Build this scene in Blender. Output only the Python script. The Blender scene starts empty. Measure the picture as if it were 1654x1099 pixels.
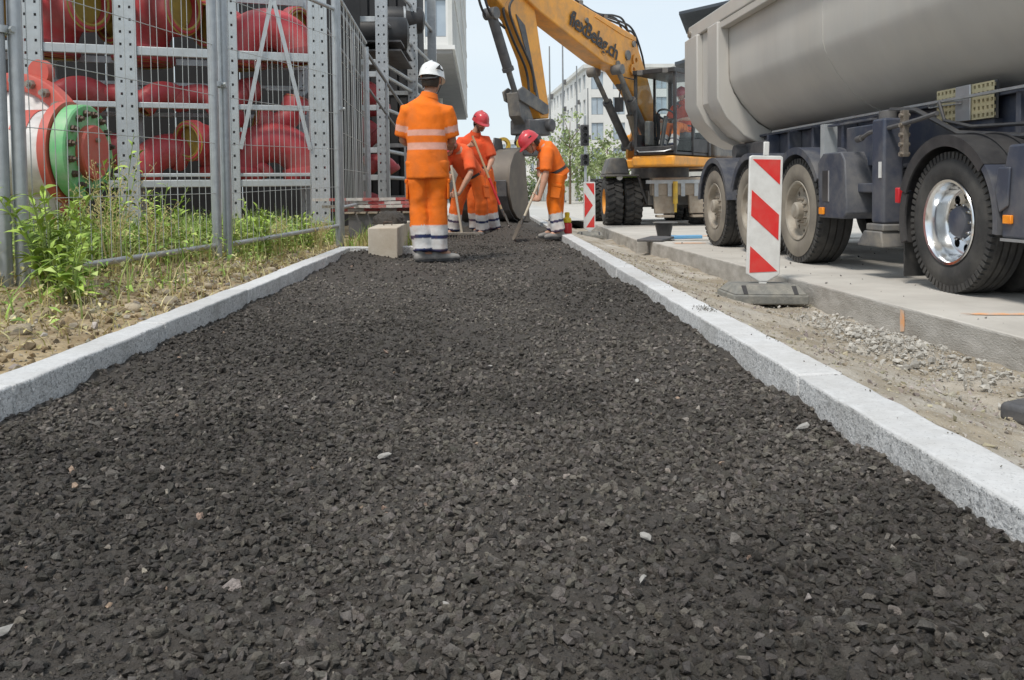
import bpy, bmesh, math, random
import numpy as np
from mathutils import Vector, Matrix

random.seed(7); np.random.seed(7)
SC = bpy.context.scene
COL = SC.collection
R = math.radians
PI = math.pi

# ------------------------------------------------------------------ camera
cam_d = bpy.data.cameras.new('camera')
cam = bpy.data.objects.new('camera', cam_d); COL.objects.link(cam)
cam_d.sensor_width = 36; cam_d.lens = 36*1400/1654
cam_d.shift_y = -180/1654
cam_d.clip_start = .05; cam_d.clip_end = 3000
cam.location = (0, 0, .65)
cam.matrix_world = Matrix.Translation((0,0,.65)) @ (Matrix.Rotation(R(-1.555),4,'Z') @ Matrix.Rotation(R(87.5),4,'X') @ Matrix.Rotation(R(-.65),4,'Z'))
SC.camera = cam

# ------------------------------------------------------------------ world and sun
SUN_EL, SUN_AZ = R(58), R(215)      # azimuth clockwise from +Y: the sun stands behind the camera, to the left
wd = bpy.data.worlds.new('World'); SC.world = wd; wd.use_nodes = True
nt = wd.node_tree; nt.nodes.clear()
wo = nt.nodes.new('ShaderNodeOutputWorld')
sky = nt.nodes.new('ShaderNodeTexSky'); sky.sky_type = 'NISHITA'; sky.sun_disc = False
sky.sun_elevation = SUN_EL; sky.sun_rotation = SUN_AZ; sky.air_density = 1.0; sky.dust_density = 1.5; sky.ozone_density = 1.5
b1 = nt.nodes.new('ShaderNodeBackground'); b1.inputs[1].default_value = .13
nt.links.new(sky.outputs[0], b1.inputs[0])
tc = nt.nodes.new('ShaderNodeTexCoord'); mp = nt.nodes.new('ShaderNodeMapping'); mp.inputs['Scale'].default_value = (1, 1, 2.6)
nz = nt.nodes.new('ShaderNodeTexNoise'); nz.inputs['Scale'].default_value = 1.6; nz.inputs['Detail'].default_value = 5; nz.inputs['Roughness'].default_value = .5
rp = nt.nodes.new('ShaderNodeValToRGB'); rp.color_ramp.elements[0].position = .3; rp.color_ramp.elements[1].position = .75
rp.color_ramp.elements[0].color = (.60,.60,.60,1); rp.color_ramp.elements[1].color = (.97,.97,.97,1)
b2 = nt.nodes.new('ShaderNodeBackground'); b2.inputs[0].default_value = (.84,.935,1,1); b2.inputs[1].default_value = .80
mx = nt.nodes.new('ShaderNodeMixShader')
nt.links.new(tc.outputs['Generated'], mp.inputs[0]); nt.links.new(mp.outputs[0], nz.inputs[0]); nt.links.new(nz.outputs['Fac'], rp.inputs[0])
nt.links.new(rp.outputs[0], mx.inputs[0]); nt.links.new(b1.outputs[0], mx.inputs[1]); nt.links.new(b2.outputs[0], mx.inputs[2])
nt.links.new(mx.outputs[0], wo.inputs[0])
sd = bpy.data.lights.new('sun', 'SUN'); sd.energy = 2.1; sd.angle = R(11); sd.color = (1,.94,.85)
so = bpy.data.objects.new('sun', sd); COL.objects.link(so)
sv = Vector((math.sin(SUN_AZ)*math.cos(SUN_EL), math.cos(SUN_AZ)*math.cos(SUN_EL), math.sin(SUN_EL)))
so.rotation_euler = sv.to_track_quat('Z', 'Y').to_euler(); so.location = sv*50
SC.view_settings.view_transform = 'Standard'; SC.view_settings.look = 'None'
SC.view_settings.exposure = .32; SC.view_settings.gamma = 1
SC.render.engine = 'CYCLES'

# ------------------------------------------------------------------ materials
MATS = {}
def M(name, c1, c2=None, scale=6, rough=.6, metal=0, bump=0, bscale=60, dirt=None, dscale=3, damt=.5, attr=None, spec=.5,
      detail=6, rand=0, rvar=.0, stretch=None, speck=None, trans=0, alpha=1, coat=0, subs=0):
    """Procedural principled material: noise between c1 and c2, optional grime layer, specks, bump and per-object variation."""
    m = bpy.data.materials.new(name); m.use_nodes = True
    n = m.node_tree.nodes; l = m.node_tree.links; n.clear()
    out = n.new('ShaderNodeOutputMaterial'); p = n.new('ShaderNodeBsdfPrincipled'); l.new(p.outputs[0], out.inputs[0])
    tc = n.new('ShaderNodeTexCoord'); src = tc.outputs['Object']
    if stretch:
        mp = n.new('ShaderNodeMapping'); mp.inputs['Scale'].default_value = stretch; l.new(src, mp.inputs[0]); src = mp.outputs[0]
    def noise(sc, det=detail, ro=.6):
        t = n.new('ShaderNodeTexNoise'); t.inputs['Scale'].default_value = sc; t.inputs['Detail'].default_value = det; t.inputs['Roughness'].default_value = ro
        l.new(src, t.inputs['Vector']); return t.outputs['Fac']
    def ramp(f, a, b):
        r = n.new('ShaderNodeMapRange'); r.inputs['From Min'].default_value = a; r.inputs['From Max'].default_value = b; l.new(f, r.inputs['Value']); return r.outputs[0]
    def mix(f, a, b, mode='MIX'):
        x = n.new('ShaderNodeMix'); x.data_type = 'RGBA'; x.blend_type = mode
        if isinstance(f, float) or isinstance(f, int): x.inputs['Factor'].default_value = f
        else: l.new(f, x.inputs['Factor'])
        for k, v in ((6,a),(7,b)):
            if isinstance(v, tuple): x.inputs[k].default_value = (*v[:3],1)
            else: l.new(v, x.inputs[k])
        return x.outputs[2]
    c2 = c2 or tuple(min(1,v*.82) for v in c1)
    nf = noise(scale)
    if attr:
        a = n.new('ShaderNodeAttribute'); a.attribute_name = attr
        c = mix(1.0, a.outputs['Color'], mix(ramp(nf,.3,.7), c1, c2), 'MULTIPLY')
    else:
        c = mix(ramp(nf,.3,.7), c1, c2)
    if speck:                                   # granite and terrazzo grains: (colour, scale, threshold)
        for (sc_, ss, th) in speck:
            c = mix(ramp(noise(ss, 2, .7), th, th+.04), c, sc_)
    if dirt:
        df = ramp(noise(dscale, 8, .65), .42, .68)
        mu = n.new('ShaderNodeMath'); mu.operation = 'MULTIPLY'; mu.inputs[1].default_value = damt; l.new(df, mu.inputs[0])
        c = mix(mu.outputs[0], c, dirt)
    if rand:
        oi = n.new('ShaderNodeObjectInfo'); h = n.new('ShaderNodeHueSaturation'); r = ramp(oi.outputs['Random'], 0, 1)
        r2 = n.new('ShaderNodeMapRange'); r2.inputs['To Min'].default_value = 1-rand; r2.inputs['To Max'].default_value = 1+rand; l.new(r, r2.inputs[0])
        l.new(r2.outputs[0], h.inputs['Value']); l.new(c, h.inputs['Color']); c = h.outputs[0]
    l.new(c, p.inputs['Base Color'])
    p.inputs['Metallic'].default_value = metal; p.inputs['Roughness'].default_value = rough; p.inputs['Specular IOR Level'].default_value = spec
    if rvar:
        r = n.new('ShaderNodeMapRange'); r.inputs['To Min'].default_value = max(.02,rough-rvar); r.inputs['To Max'].default_value = min(1,rough+rvar)
        l.new(noise(scale*2.3), r.inputs[0]); l.new(r.outputs[0], p.inputs['Roughness'])
    if bump:
        b = n.new('ShaderNodeBump'); b.inputs['Strength'].default_value = min(1,bump); b.inputs['Distance'].default_value = .01*max(1,bump)
        l.new(noise(bscale, 5, .65), b.inputs['Height']); l.new(b.outputs[0], p.inputs['Normal'])
    if trans: p.inputs['Transmission Weight'].default_value = trans
    if coat: p.inputs['Coat Weight'].default_value = coat; p.inputs['Coat Roughness'].default_value = .15
    if subs: p.inputs['Subsurface Weight'].default_value = subs; p.inputs['Subsurface Radius'].default_value = (.02,.008,.004)
    MATS[name] = m
    return m

M('asphalt_base', (.060,.051,.043), (.095,.081,.068), scale=75, rough=.8, bump=1.6, bscale=150, speck=[((.15,.13,.11),210,.64),((.025,.021,.018),120,.60)])
M('asphalt_stone', (1,1,1), (.58,.57,.56), scale=90, rough=.75, bump=1.3, bscale=210, attr='col', spec=.35)
M('granite_top', (.65,.65,.65), (.54,.54,.54), scale=30, rough=.75, bump=.25, bscale=220, speck=[((.50,.50,.50),90,.60),((.30,.30,.30),140,.67)], dirt=(.40,.38,.35), dscale=2.6, damt=.5, rand=.07)
M('granite_side', (.78,.775,.765), (.60,.595,.59), scale=14, rough=.85, bump=1.0, bscale=80, speck=[((.44,.44,.44),62,.56),((.20,.20,.20),95,.62),((.86,.86,.85),75,.64)], dirt=(.36,.345,.32), dscale=3.5, damt=.5, rand=.06)
M('earth', (.42,.315,.175), (.21,.15,.085), scale=2.4, rough=.95, bump=1, bscale=45, dirt=(.56,.47,.32), dscale=9, damt=.7, speck=[((.60,.54,.43),60,.68)])
M('dirt', (.41,.355,.275), (.22,.18,.125), scale=2.6, rough=.95, bump=1, bscale=60, dirt=(.55,.52,.47), dscale=2.2, damt=.85, speck=[((.50,.48,.44),75,.63),((.20,.17,.13),110,.68)])
M('concrete_slab', (.60,.57,.52), (.48,.455,.415), scale=1.7, rough=.9, bump=.35, bscale=120, dirt=(.36,.335,.30), dscale=1.1, damt=.55, speck=[((.36,.34,.31),190,.70)])
M('concrete_block', (.60,.54,.45), (.50,.44,.36), scale=4, rough=.9, bump=.4, bscale=90, dirt=(.36,.29,.20), dscale=5, damt=.5)
M('plaza', (.56,.55,.52), (.46,.45,.43), scale=.5, rough=.9, dirt=(.35,.34,.32), dscale=.12, damt=.5)
M('stone', (1,1,1), (.75,.74,.72), scale=25, rough=.9, bump=.6, bscale=120, attr='col')
M('paint_orange', (.86,.40,.17), (.74,.44,.26), scale=14, rough=.85, dirt=(.56,.52,.47), dscale=16, damt=1.0)
M('slab_edge', (.58,.555,.515), (.42,.40,.365), scale=4, rough=.95, bump=1.2, bscale=45, stretch=(1,1,2.5), dirt=(.26,.235,.20), dscale=3, damt=.7, speck=[((.60,.57,.52),90,.66)])
M('galv', (.47,.49,.50), (.36,.38,.40), scale=14, rough=.42, metal=.55, rvar=.12, dirt=(.30,.30,.29), dscale=6, damt=.4, rand=.05)
M('galv_light', (.52,.55,.565), (.42,.45,.47), scale=9, rough=.5, metal=.35, rvar=.12, dirt=(.38,.38,.36), dscale=5, damt=.4, rand=.05)
M('wire', (.50,.51,.50), (.40,.41,.40), scale=8, rough=.5, metal=.5)
M('red_pipe', (.50,.050,.062), (.34,.034,.044), scale=3, rough=.5, bump=.15, bscale=30, dirt=(.38,.16,.14), dscale=3.6, damt=.5, rand=.2)
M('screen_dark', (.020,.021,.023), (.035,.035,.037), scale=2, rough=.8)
M('yellow_lining', (.40,.30,.045), (.26,.19,.035), scale=6, rough=.6, dirt=(.2,.16,.06), dscale=4, damt=.5)
M('drum_white', (.74,.73,.72), (.62,.61,.60), scale=3, rough=.5, dirt=(.22,.17,.14), dscale=2.4, damt=.6)
M('drum_green', (.10,.40,.13), (.16,.46,.20), scale=4, rough=.5, dirt=(.45,.5,.38), dscale=5, damt=.5)
M('drum_red', (.55,.10,.07), (.46,.07,.055), scale=5, rough=.5, dirt=(.35,.17,.12), dscale=4, damt=.4)
M('bolt_dull', (.36,.33,.29), (.24,.20,.16), scale=30, rough=.5, metal=.6)
M('bolt_dark', (.07,.055,.05), (.13,.08,.05), scale=30, rough=.6, metal=.3)
M('dark_iron', (.065,.065,.07), (.10,.10,.105), scale=8, rough=.6, bump=.15, bscale=60, dirt=(.22,.20,.18), dscale=5, damt=.4)
M('black_plastic', (.025,.025,.028), (.04,.04,.043), scale=10, rough=.5, dirt=(.16,.15,.14), dscale=4, damt=.3)
M('tub_grey', (.55,.53,.495), (.47,.45,.42), scale=1.1, rough=.38, stretch=(1.6,1.6,.35), bump=.10, bscale=3, dirt=(.54,.51,.46), dscale=3.2, damt=.55, rvar=.1)
M('navy', (.035,.045,.075), (.05,.06,.09), scale=2, rough=.5, dirt=(.21,.20,.19), dscale=2.4, damt=.55)
M('navy_guard', (.045,.053,.08), (.06,.068,.09), scale=3, rough=.55, bump=.1, bscale=40, dirt=(.24,.23,.215), dscale=3, damt=.55)
M('rubber', (.028,.027,.027), (.042,.041,.04), scale=6, rough=.82, bump=.3, bscale=90, dirt=(.14,.13,.115), dscale=3.5, damt=.45)
M('rubber_dusty', (.17,.15,.125), (.25,.22,.18), scale=5, rough=.9, bump=.3, bscale=80, dirt=(.30,.27,.22), dscale=3, damt=.7)
M('rim_dirty', (.42,.385,.33), (.33,.30,.25), scale=7, rough=.7, metal=.15, dirt=(.24,.19,.14), dscale=6, damt=.6)
M('chrome', (.86,.87,.88), (.74,.75,.76), scale=5, rough=.16, metal=1, rvar=.07, dirt=(.42,.40,.37), dscale=6, damt=.25)
M('lamp_orange', (.95,.33,.02), (.85,.25,.02), scale=20, rough=.25)
M('lamp_red', (.65,.03,.04), (.5,.02,.03), scale=20, rough=.3)
M('board_beige', (.62,.54,.33), (.52,.45,.27), scale=5, rough=.7, dirt=(.35,.3,.2), dscale=6, damt=.4)
M('alu', (.60,.61,.62), (.50,.51,.52), scale=9, rough=.4, metal=.6)
M('white_sheet', (.80,.80,.78), (.72,.72,.70), scale=5, rough=.45, dirt=(.5,.48,.45), dscale=7, damt=.45)
M('red_sheet', (.78,.035,.03), (.70,.03,.03), scale=5, rough=.4, dirt=(.55,.2,.16), dscale=8, damt=.3)
M('base_rubber', (.22,.22,.205), (.15,.15,.14), scale=9, rough=.9, bump=.6, bscale=60, dirt=(.36,.34,.29), dscale=7, damt=.7)
M('exc_orange', (.88,.39,.05), (.80,.33,.035), scale=2, rough=.42, bump=.03, bscale=12, dirt=(.34,.22,.12), dscale=4.0, damt=.5)
M('exc_grey', (.10,.10,.105), (.15,.15,.15), scale=5, rough=.6, dirt=(.33,.29,.23), dscale=4, damt=.6)
M('exc_brown', (.24,.19,.145), (.32,.27,.21), scale=6, rough=.85, bump=.4, bscale=50, dirt=(.44,.40,.33), dscale=5, damt=.6)
M('bucket_steel', (.22,.19,.155), (.14,.12,.10), scale=3, rough=.6, metal=.3, dirt=(.16,.14,.125), dscale=3, damt=.7)
M('yellow_paint', (.78,.52,.06), (.66,.42,.05), scale=6, rough=.5, dirt=(.3,.22,.1), dscale=8, damt=.5)
M('lettering', (.025,.02,.02), (.03,.025,.02), rough=.5)
M('hivis', (1,1,1), (.90,.88,.86), scale=9, rough=.8, bump=.35, bscale=30, attr='col', spec=.2, dirt=(.40,.17,.08), dscale=6, damt=.32)
M('skin', (1,1,1), (.9,.86,.84), scale=30, rough=.55, attr='col', subs=.06)
M('helmet_white', (.82,.82,.81), (.74,.74,.73), scale=8, rough=.3, coat=.3)
M('helmet_red', (.60,.04,.055), (.52,.03,.045), scale=8, rough=.32, dirt=(.5,.2,.18), dscale=8, damt=.35, coat=.2)
M('hair_dark', (.028,.018,.012), (.045,.03,.02), scale=60, rough=.6, stretch=(1,1,.2))
M('boot', (.18,.17,.165), (.28,.265,.25), scale=12, rough=.8, bump=.3, dirt=(.40,.38,.35), dscale=9, damt=.6)
M('wood_handle', (.52,.38,.22), (.42,.29,.16), scale=5, rough=.6, stretch=(12,12,1))
M('handle_pale', (.66,.58,.46), (.56,.48,.37), scale=5, rough=.6, stretch=(12,12,1))
M('red_plastic', (.62,.035,.04), (.55,.03,.035), scale=8, rough=.35)
M('yellow_plastic', (.80,.60,.04), (.7,.5,.03), scale=8, rough=.35)
M('blue_plastic', (.14,.38,.66), (.2,.45,.7), scale=8, rough=.4)
M('leaf', (1,1,1), (.72,.78,.68), scale=30, rough=.5, attr='col', spec=.3)
M('leaf_big', (.38,.52,.10), (.24,.40,.06), scale=8, rough=.6, rand=.4, spec=.25, dirt=(.45,.42,.14), dscale=12, damt=.5)
M('bark', (.12,.085,.055), (.18,.13,.09), scale=20, rough=.9, bump=.6, bscale=50, stretch=(1,1,.3))
M('straw', (.56,.47,.22), (.44,.37,.16), scale=20, rough=.8)
M('stem', (.22,.33,.08), (.30,.34,.12), scale=20, rough=.7)
M('facade_white', (.74,.735,.71), (.68,.675,.65), scale=.6, rough=.8, dirt=(.52,.51,.49), dscale=.25, damt=.4)
M('facade_panel', (.66,.66,.63), (.58,.58,.55), scale=.8, rough=.75, dirt=(.48,.48,.45), dscale=.4, damt=.4)
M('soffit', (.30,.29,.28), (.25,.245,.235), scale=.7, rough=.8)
M('glass_dark', (.12,.15,.17), (.20,.24,.27), scale=.35, rough=.08, spec=.8)
M('glass_pale', (.42,.48,.53), (.30,.36,.42), scale=.5, rough=.1, spec=.8)
M('roof_dark', (.05,.06,.075), (.075,.085,.10), scale=2, rough=.6, metal=.3)
M('rail_grey', (.30,.31,.32), (.24,.25,.26), scale=3, rough=.5, metal=.5)
M('seat_olive', (.20,.18,.06), (.28,.25,.10), scale=8, rough=.8)
M('tank_black', (.016,.016,.018), (.026,.026,.028), scale=4, rough=.5, dirt=(.07,.07,.07), dscale=3, damt=.4)
M('red_old', (.42,.06,.06), (.34,.05,.05), scale=8, rough=.7, dirt=(.40,.26,.22), dscale=9, damt=.7)
M('white_old', (.58,.55,.51), (.48,.45,.42), scale=8, rough=.7, dirt=(.36,.31,.27), dscale=9, damt=.7)
M('lips_dark', (.05,.02,.02), (.07,.03,.03), rough=.6)
# cab glass: a thin clear pane
def glass_mat():
    m = bpy.data.materials.new('cab_glass'); m.use_nodes = True; n = m.node_tree.nodes; l = m.node_tree.links; n.clear()
    o = n.new('ShaderNodeOutputMaterial'); t = n.new('ShaderNodeBsdfTransparent'); g = n.new('ShaderNodeBsdfGlossy'); x = n.new('ShaderNodeMixShader'); lw = n.new('ShaderNodeLayerWeight'); f = n.new('ShaderNodeMath'); f.operation = 'POWER'; f.inputs[1].default_value = 6.5; lw.inputs[0].default_value = .5; l.new(lw.outputs['Facing'], f.inputs[0])
    t.inputs[0].default_value = (.94,.96,.96,1); g.inputs['Roughness'].default_value = .03; 
    nz = n.new('ShaderNodeTexNoise'); nz.inputs['Scale'].default_value = 4; ad = n.new('ShaderNodeMath'); ad.operation = 'MULTIPLY_ADD'; ad.inputs[1].default_value = .08
    l.new(nz.outputs['Fac'], ad.inputs[0]); l.new(f.outputs[0], ad.inputs[2])
    ad.inputs[1].default_value = .04; l.new(ad.outputs[0], x.inputs[0]); l.new(t.outputs[0], x.inputs[1]); l.new(g.outputs[0], x.inputs[2]); l.new(x.outputs[0], o.inputs[0])
    MATS['cab_glass'] = m
glass_mat()

# ------------------------------------------------------------------ mesh helpers
def ident(): return Matrix.Identity(4)
def rotz(a): return Matrix.Rotation(a, 4, 'Z')
def frame(axis, up=(0,0,1)):
    z = Vector(axis).normalized(); u = Vector(up)
    if abs(z.dot(u)) > .97: u = Vector((1,0,0)) if abs(z.x) < .9 else Vector((0,1,0))
    x = u.cross(z).normalized(); y = z.cross(x)
    return x, y, z

class MB:
    def __init__(s, xf=None): s.v = []; s.f = []; s.xf = xf
    def add(s, vs, fs):
        o = len(s.v)
        s.v += [tuple(s.xf @ Vector(v)) if s.xf else tuple(v) for v in vs]
        s.f += [[i+o for i in f] for f in fs]; return s
    def box(s, c, sz, rot=None):
        x, y, z = [k/2 for k in sz]
        vs = [Vector((a*x,b*y,d*z)) for d in (-1,1) for a,b in ((-1,-1),(1,-1),(1,1),(-1,1))]
        if rot is not None: vs = [rot @ v for v in vs]
        vs = [v+Vector(c) for v in vs]
        return s.add(vs, [(3,2,1,0),(4,5,6,7),(0,1,5,4),(1,2,6,5),(2,3,7,6),(3,0,4,7)])
    def bb(s, a, b):
        return s.box([(p+q)/2 for p,q in zip(a,b)], [abs(q-p) for p,q in zip(a,b)])
    def cyl(s, p0, p1, r0, r1=None, n=12, caps=True):
        r1 = r0 if r1 is None else r1; p0 = Vector(p0); p1 = Vector(p1)
        x, y, _ = frame(p1-p0); vs = []
        for p, r in ((p0,r0),(p1,r1)):
            vs += [p + (x*math.cos(2*PI*i/n)+y*math.sin(2*PI*i/n))*r for i in range(n)]
        fs = [(i,(i+1)%n,n+(i+1)%n,n+i) for i in range(n)]
        if caps: fs += [tuple(range(n-1,-1,-1)), tuple(range(n,2*n))]
        return s.add(vs, fs)
    def tube(s, pts, r, n=8, caps=True):
        pts = [Vector(p) for p in pts]; k = len(pts); rr = r if isinstance(r,(list,tuple)) else [r]*k
        x, y, t = frame(pts[1]-pts[0]); vs = []
        for i in range(k):
            d = (pts[min(i+1,k-1)]-pts[max(i-1,0)]).normalized()
            x = (x - d*x.dot(d)).normalized(); y = d.cross(x)
            vs += [pts[i]+(x*math.cos(2*PI*j/n)+y*math.sin(2*PI*j/n))*rr[i] for j in range(n)]
        fs = [(i*n+j,i*n+(j+1)%n,(i+1)*n+(j+1)%n,(i+1)*n+j) for i in range(k-1) for j in range(n)]
        if caps: fs += [tuple(range(n-1,-1,-1)), tuple(range((k-1)*n,k*n))]
        return s.add(vs, fs)
    def lathe(s, prof, o, axis, n=24, a0=0, a1=2*PI, closed=False):
        """prof: (radius, height along the axis); closed joins the last ring to the first"""
        o = Vector(o); x, y, z = frame(axis); full = abs(a1-a0) > 2*PI-1e-4; m = n if full else n+1; vs = []
        for r, h in prof:
            vs += [o+z*h+(x*math.cos(a0+(a1-a0)*i/n)+y*math.sin(a0+(a1-a0)*i/n))*r for i in range(m)]
        k = len(prof); fs = []
        for i in range(k if closed else k-1):
            for j in range(n):
                a, b = i*m+j, i*m+(j+1)%m; c, d = ((i+1)%k)*m+(j+1)%m, ((i+1)%k)*m+j
                fs.append((a,b,c,d))
        return s.add(vs, fs)
    def prism(s, poly, vec):
        n = len(poly); vec = Vector(vec); a = [Vector(p) for p in poly]
        return s.add(a+[p+vec for p in a], [tuple(range(n-1,-1,-1)), tuple(range(n,2*n))]+[(i,(i+1)%n,n+(i+1)%n,n+i) for i in range(n)])
    def ell(s, c, rad, rot=None, nu=16, nv=10):
        c = Vector(c); vs = []; fs = []
        for i in range(nv+1):
            t = PI*i/nv
            for j in range(nu):
                p = 2*PI*j/nu; v = Vector((rad[0]*math.sin(t)*math.cos(p), rad[1]*math.sin(t)*math.sin(p), rad[2]*math.cos(t)))
                vs.append(c+(rot @ v if rot is not None else v))
        for i in range(nv):
            for j in range(nu): fs.append((i*nu+j,(i+1)*nu+j,(i+1)*nu+(j+1)%nu,i*nu+(j+1)%nu))
        return s.add(vs, fs)
    def loft(s, rings, caps=True, ringclosed=True):
        n = len(rings[0]); vs = [v for r in rings for v in r]; fs = []
        for i in range(len(rings)-1):
            for j in range(n if ringclosed else n-1):
                fs.append((i*n+j,i*n+(j+1)%n,(i+1)*n+(j+1)%n,(i+1)*n+j))
        if caps and ringclosed: fs += [tuple(range(n-1,-1,-1)), tuple(range((len(rings)-1)*n,len(rings)*n))]
        return s.add(vs, fs)
    def mesh(s, name, smooth=None):
        me = bpy.data.meshes.new(name); me.from_pydata(s.v, [], s.f); me.update()
        bm = bmesh.new(); bm.from_mesh(me); bmesh.ops.recalc_face_normals(bm, faces=bm.faces); bm.to_mesh(me); bm.free()
        if smooth:
            me.polygons.foreach_set('use_smooth', [True]*len(me.polygons)); me.set_sharp_from_angle(angle=R(smooth))
        return me
    def build(s, name, mat, parent=None, smooth=None, bevel=0, seg=2):
        return link(name, s.mesh(name, smooth), mat, parent, bevel, seg)

def link(name, me, mat=None, parent=None, bevel=0, seg=2):
    o = bpy.data.objects.new(name, me); COL.objects.link(o)
    if mat and not me.materials: me.materials.append(MATS[mat])
    if parent is not None: o.parent = parent
    if bevel:
        b = o.modifiers.new('bevel', 'BEVEL'); b.width = bevel; b.segments = seg; b.limit_method = 'ANGLE'; b.angle_limit = R(40)
        me.polygons.foreach_set('use_smooth', [True]*len(me.polygons)); me.set_sharp_from_angle(angle=R(35))
    return o
def tag(o, label=None, cat=None, group=None, kind=None):
    if label: o['label'] = label
    if cat: o['category'] = cat
    if group: o['group'] = group
    if kind: o['kind'] = kind
    return o
def thing(name, label, cat, loc=(0,0,0), rz=0, group=None):
    o = bpy.data.objects.new(name, None); COL.objects.link(o); o.empty_display_size = .1
    o.location = loc; o.rotation_euler = (0,0,rz)
    return tag(o, label, cat, group)
def struct(o, label=None): return tag(o, label=label, kind='structure')
def copy_tree(o, parent=None):
    c = o.copy(); COL.objects.link(c); c.parent = parent
    for ch in o.children: copy_tree(ch, c)
    return c

# ------------------------------------------------------------------ numpy helpers: noise, scatter
def vnoise(x, y, seed=0):
    xi = np.floor(x).astype(np.int64); yi = np.floor(y).astype(np.int64); xf = x-xi; yf = y-yi
    def h(a, b):
        n = (a*374761393 + b*668265263 + seed*974711) & 0x7fffffff
        n = ((n ^ (n >> 13))*1274126177) & 0x7fffffff
        return ((n ^ (n >> 16)) & 0xffff)/65535.
    u = xf*xf*(3-2*xf); v = yf*yf*(3-2*yf)
    return (h(xi,yi)*(1-u)+h(xi+1,yi)*u)*(1-v)+(h(xi,yi+1)*(1-u)+h(xi+1,yi+1)*u)*v
def fbm(x, y, sc, oct=4, seed=0):
    x = np.asarray(x, float)*sc; y = np.asarray(y, float)*sc; a = .5; t = 0
    for i in range(oct): t = t+a*(vnoise(x, y, seed+i*17)-.5); x = x*2.03+11.3; y = y*2.03+5.7; a *= .5
    return t
def np_mesh(name, verts, faces_flat, loop_n, colors=None):
    """faces_flat: flat vertex indices, loop_n: vertices per face (constant)"""
    me = bpy.data.meshes.new(name); nf = len(faces_flat)//loop_n
    me.vertices.add(len(verts)); me.vertices.foreach_set('co', np.asarray(verts, np.float32).ravel())
    me.loops.add(len(faces_flat)); me.loops.foreach_set('vertex_index', np.asarray(faces_flat, np.int32))
    me.polygons.add(nf); me.polygons.foreach_set('loop_start', np.arange(nf, dtype=np.int32)*loop_n)
    me.update(calc_edges=True); me.validate(); me.polygons.foreach_set('use_smooth', [False]*nf)
    if colors is not None:
        a = me.attributes.new('col', 'FLOAT_COLOR', 'POINT'); c = np.ones((len(verts),4), np.float32); c[:,:3] = colors; a.data.foreach_set('color', c.ravel())
    return me
def grid_mesh(name, xs, ys, hf):
    X, Y = np.meshgrid(xs, ys); Z = hf(X, Y); nx, ny = len(xs), len(ys)
    v = np.stack([X,Y,Z], -1).reshape(-1,3); i = np.arange((ny-1)*nx).reshape(ny-1,nx)[:,:-1].ravel()
    f = np.stack([i,i+1,i+nx+1,i+nx],1).ravel()
    me = np_mesh(name, v, f, 4); me.polygons.foreach_set('use_smooth', [True]*len(me.polygons)); return me
def hull_templates(n, pts=11, flat=.75, seed=1):
    rg = np.random.RandomState(seed); out = []
    for _ in range(n):
        p = rg.normal(size=(pts,3)); p /= np.linalg.norm(p,axis=1)[:,None]; p *= rg.uniform(.75,1.05,(pts,1)); p *= np.array([1, rg.uniform(.6,.95), flat*rg.uniform(.6,1.05)])
        bm = bmesh.new(); [bm.verts.new(q) for q in p]
        bmesh.ops.convex_hull(bm, input=bm.verts)
        bmesh.ops.delete(bm, geom=[v for v in bm.verts if not v.link_faces], context='VERTS')
        bmesh.ops.triangulate(bm, faces=bm.faces); bmesh.ops.recalc_face_normals(bm, faces=bm.faces); bm.verts.index_update()
        out.append((np.array([v.co[:] for v in bm.verts]), np.array([[v.index for v in f.verts] for f in bm.faces]))); bm.free()
    return out
def scatter_mesh(name, temps, pos, size, cols, tilt=1.0, seed=3):
    rg = np.random.RandomState(seed); N = len(pos); which = rg.randint(0, len(temps), N)
    V, F, C = [], [], []; off = 0
    for k, (tv, tf) in enumerate(temps):
        I = np.where(which == k)[0]
        if not len(I): continue
        a = rg.uniform(0, 2*PI, len(I)); b = rg.normal(0, .5*tilt, len(I)); c = rg.normal(0, .5*tilt, len(I))
        ca, sa, cb, sb, cc, sc_ = np.cos(a), np.sin(a), np.cos(b), np.sin(b), np.cos(c), np.sin(c)
        O = np.zeros(len(I)); U = np.ones(len(I))
        Rz = np.array([[ca,-sa,O],[sa,ca,O],[O,O,U]]); Ry = np.array([[cb,O,sb],[O,U,O],[-sb,O,cb]]); Rx = np.array([[U,O,O],[O,cc,-sc_],[O,sc_,cc]])
        Rm = np.einsum('ijn,jkn,kln->nil', Rz, Ry, Rx)
        v = np.einsum('nij,vj->nvi', Rm, tv)*size[I][:,None,None] + pos[I][:,None,:]
        n = len(tv); V.append(v.reshape(-1,3)); F.append((tf[None]+(np.arange(len(I))*n)[:,None,None]+off).reshape(-1)); off += n*len(I)
        C.append(np.repeat(cols[I], n, 0))
    return np_mesh(name, np.concatenate(V), np.concatenate(F), 3, np.concatenate(C))

# ================================================================== THE SETTING
# far ground to the horizon
g = MB(); g.add([(-900,-40,-.42),(900,-40,-.42),(900,1500,-.42),(-900,1500,-.42)], [(0,1,2,3)])
struct(g.build('ground', 'plaza'), 'pale ground reaching to the horizon')
g = MB(); g.add([(-30,21,-.09),(2.34,21,-.09),(2.34,300,-.09),(-30,300,-.09)], [(0,1,2,3)])
struct(g.build('pavement', 'plaza'), 'pale pavement beyond the excavator')

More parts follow.
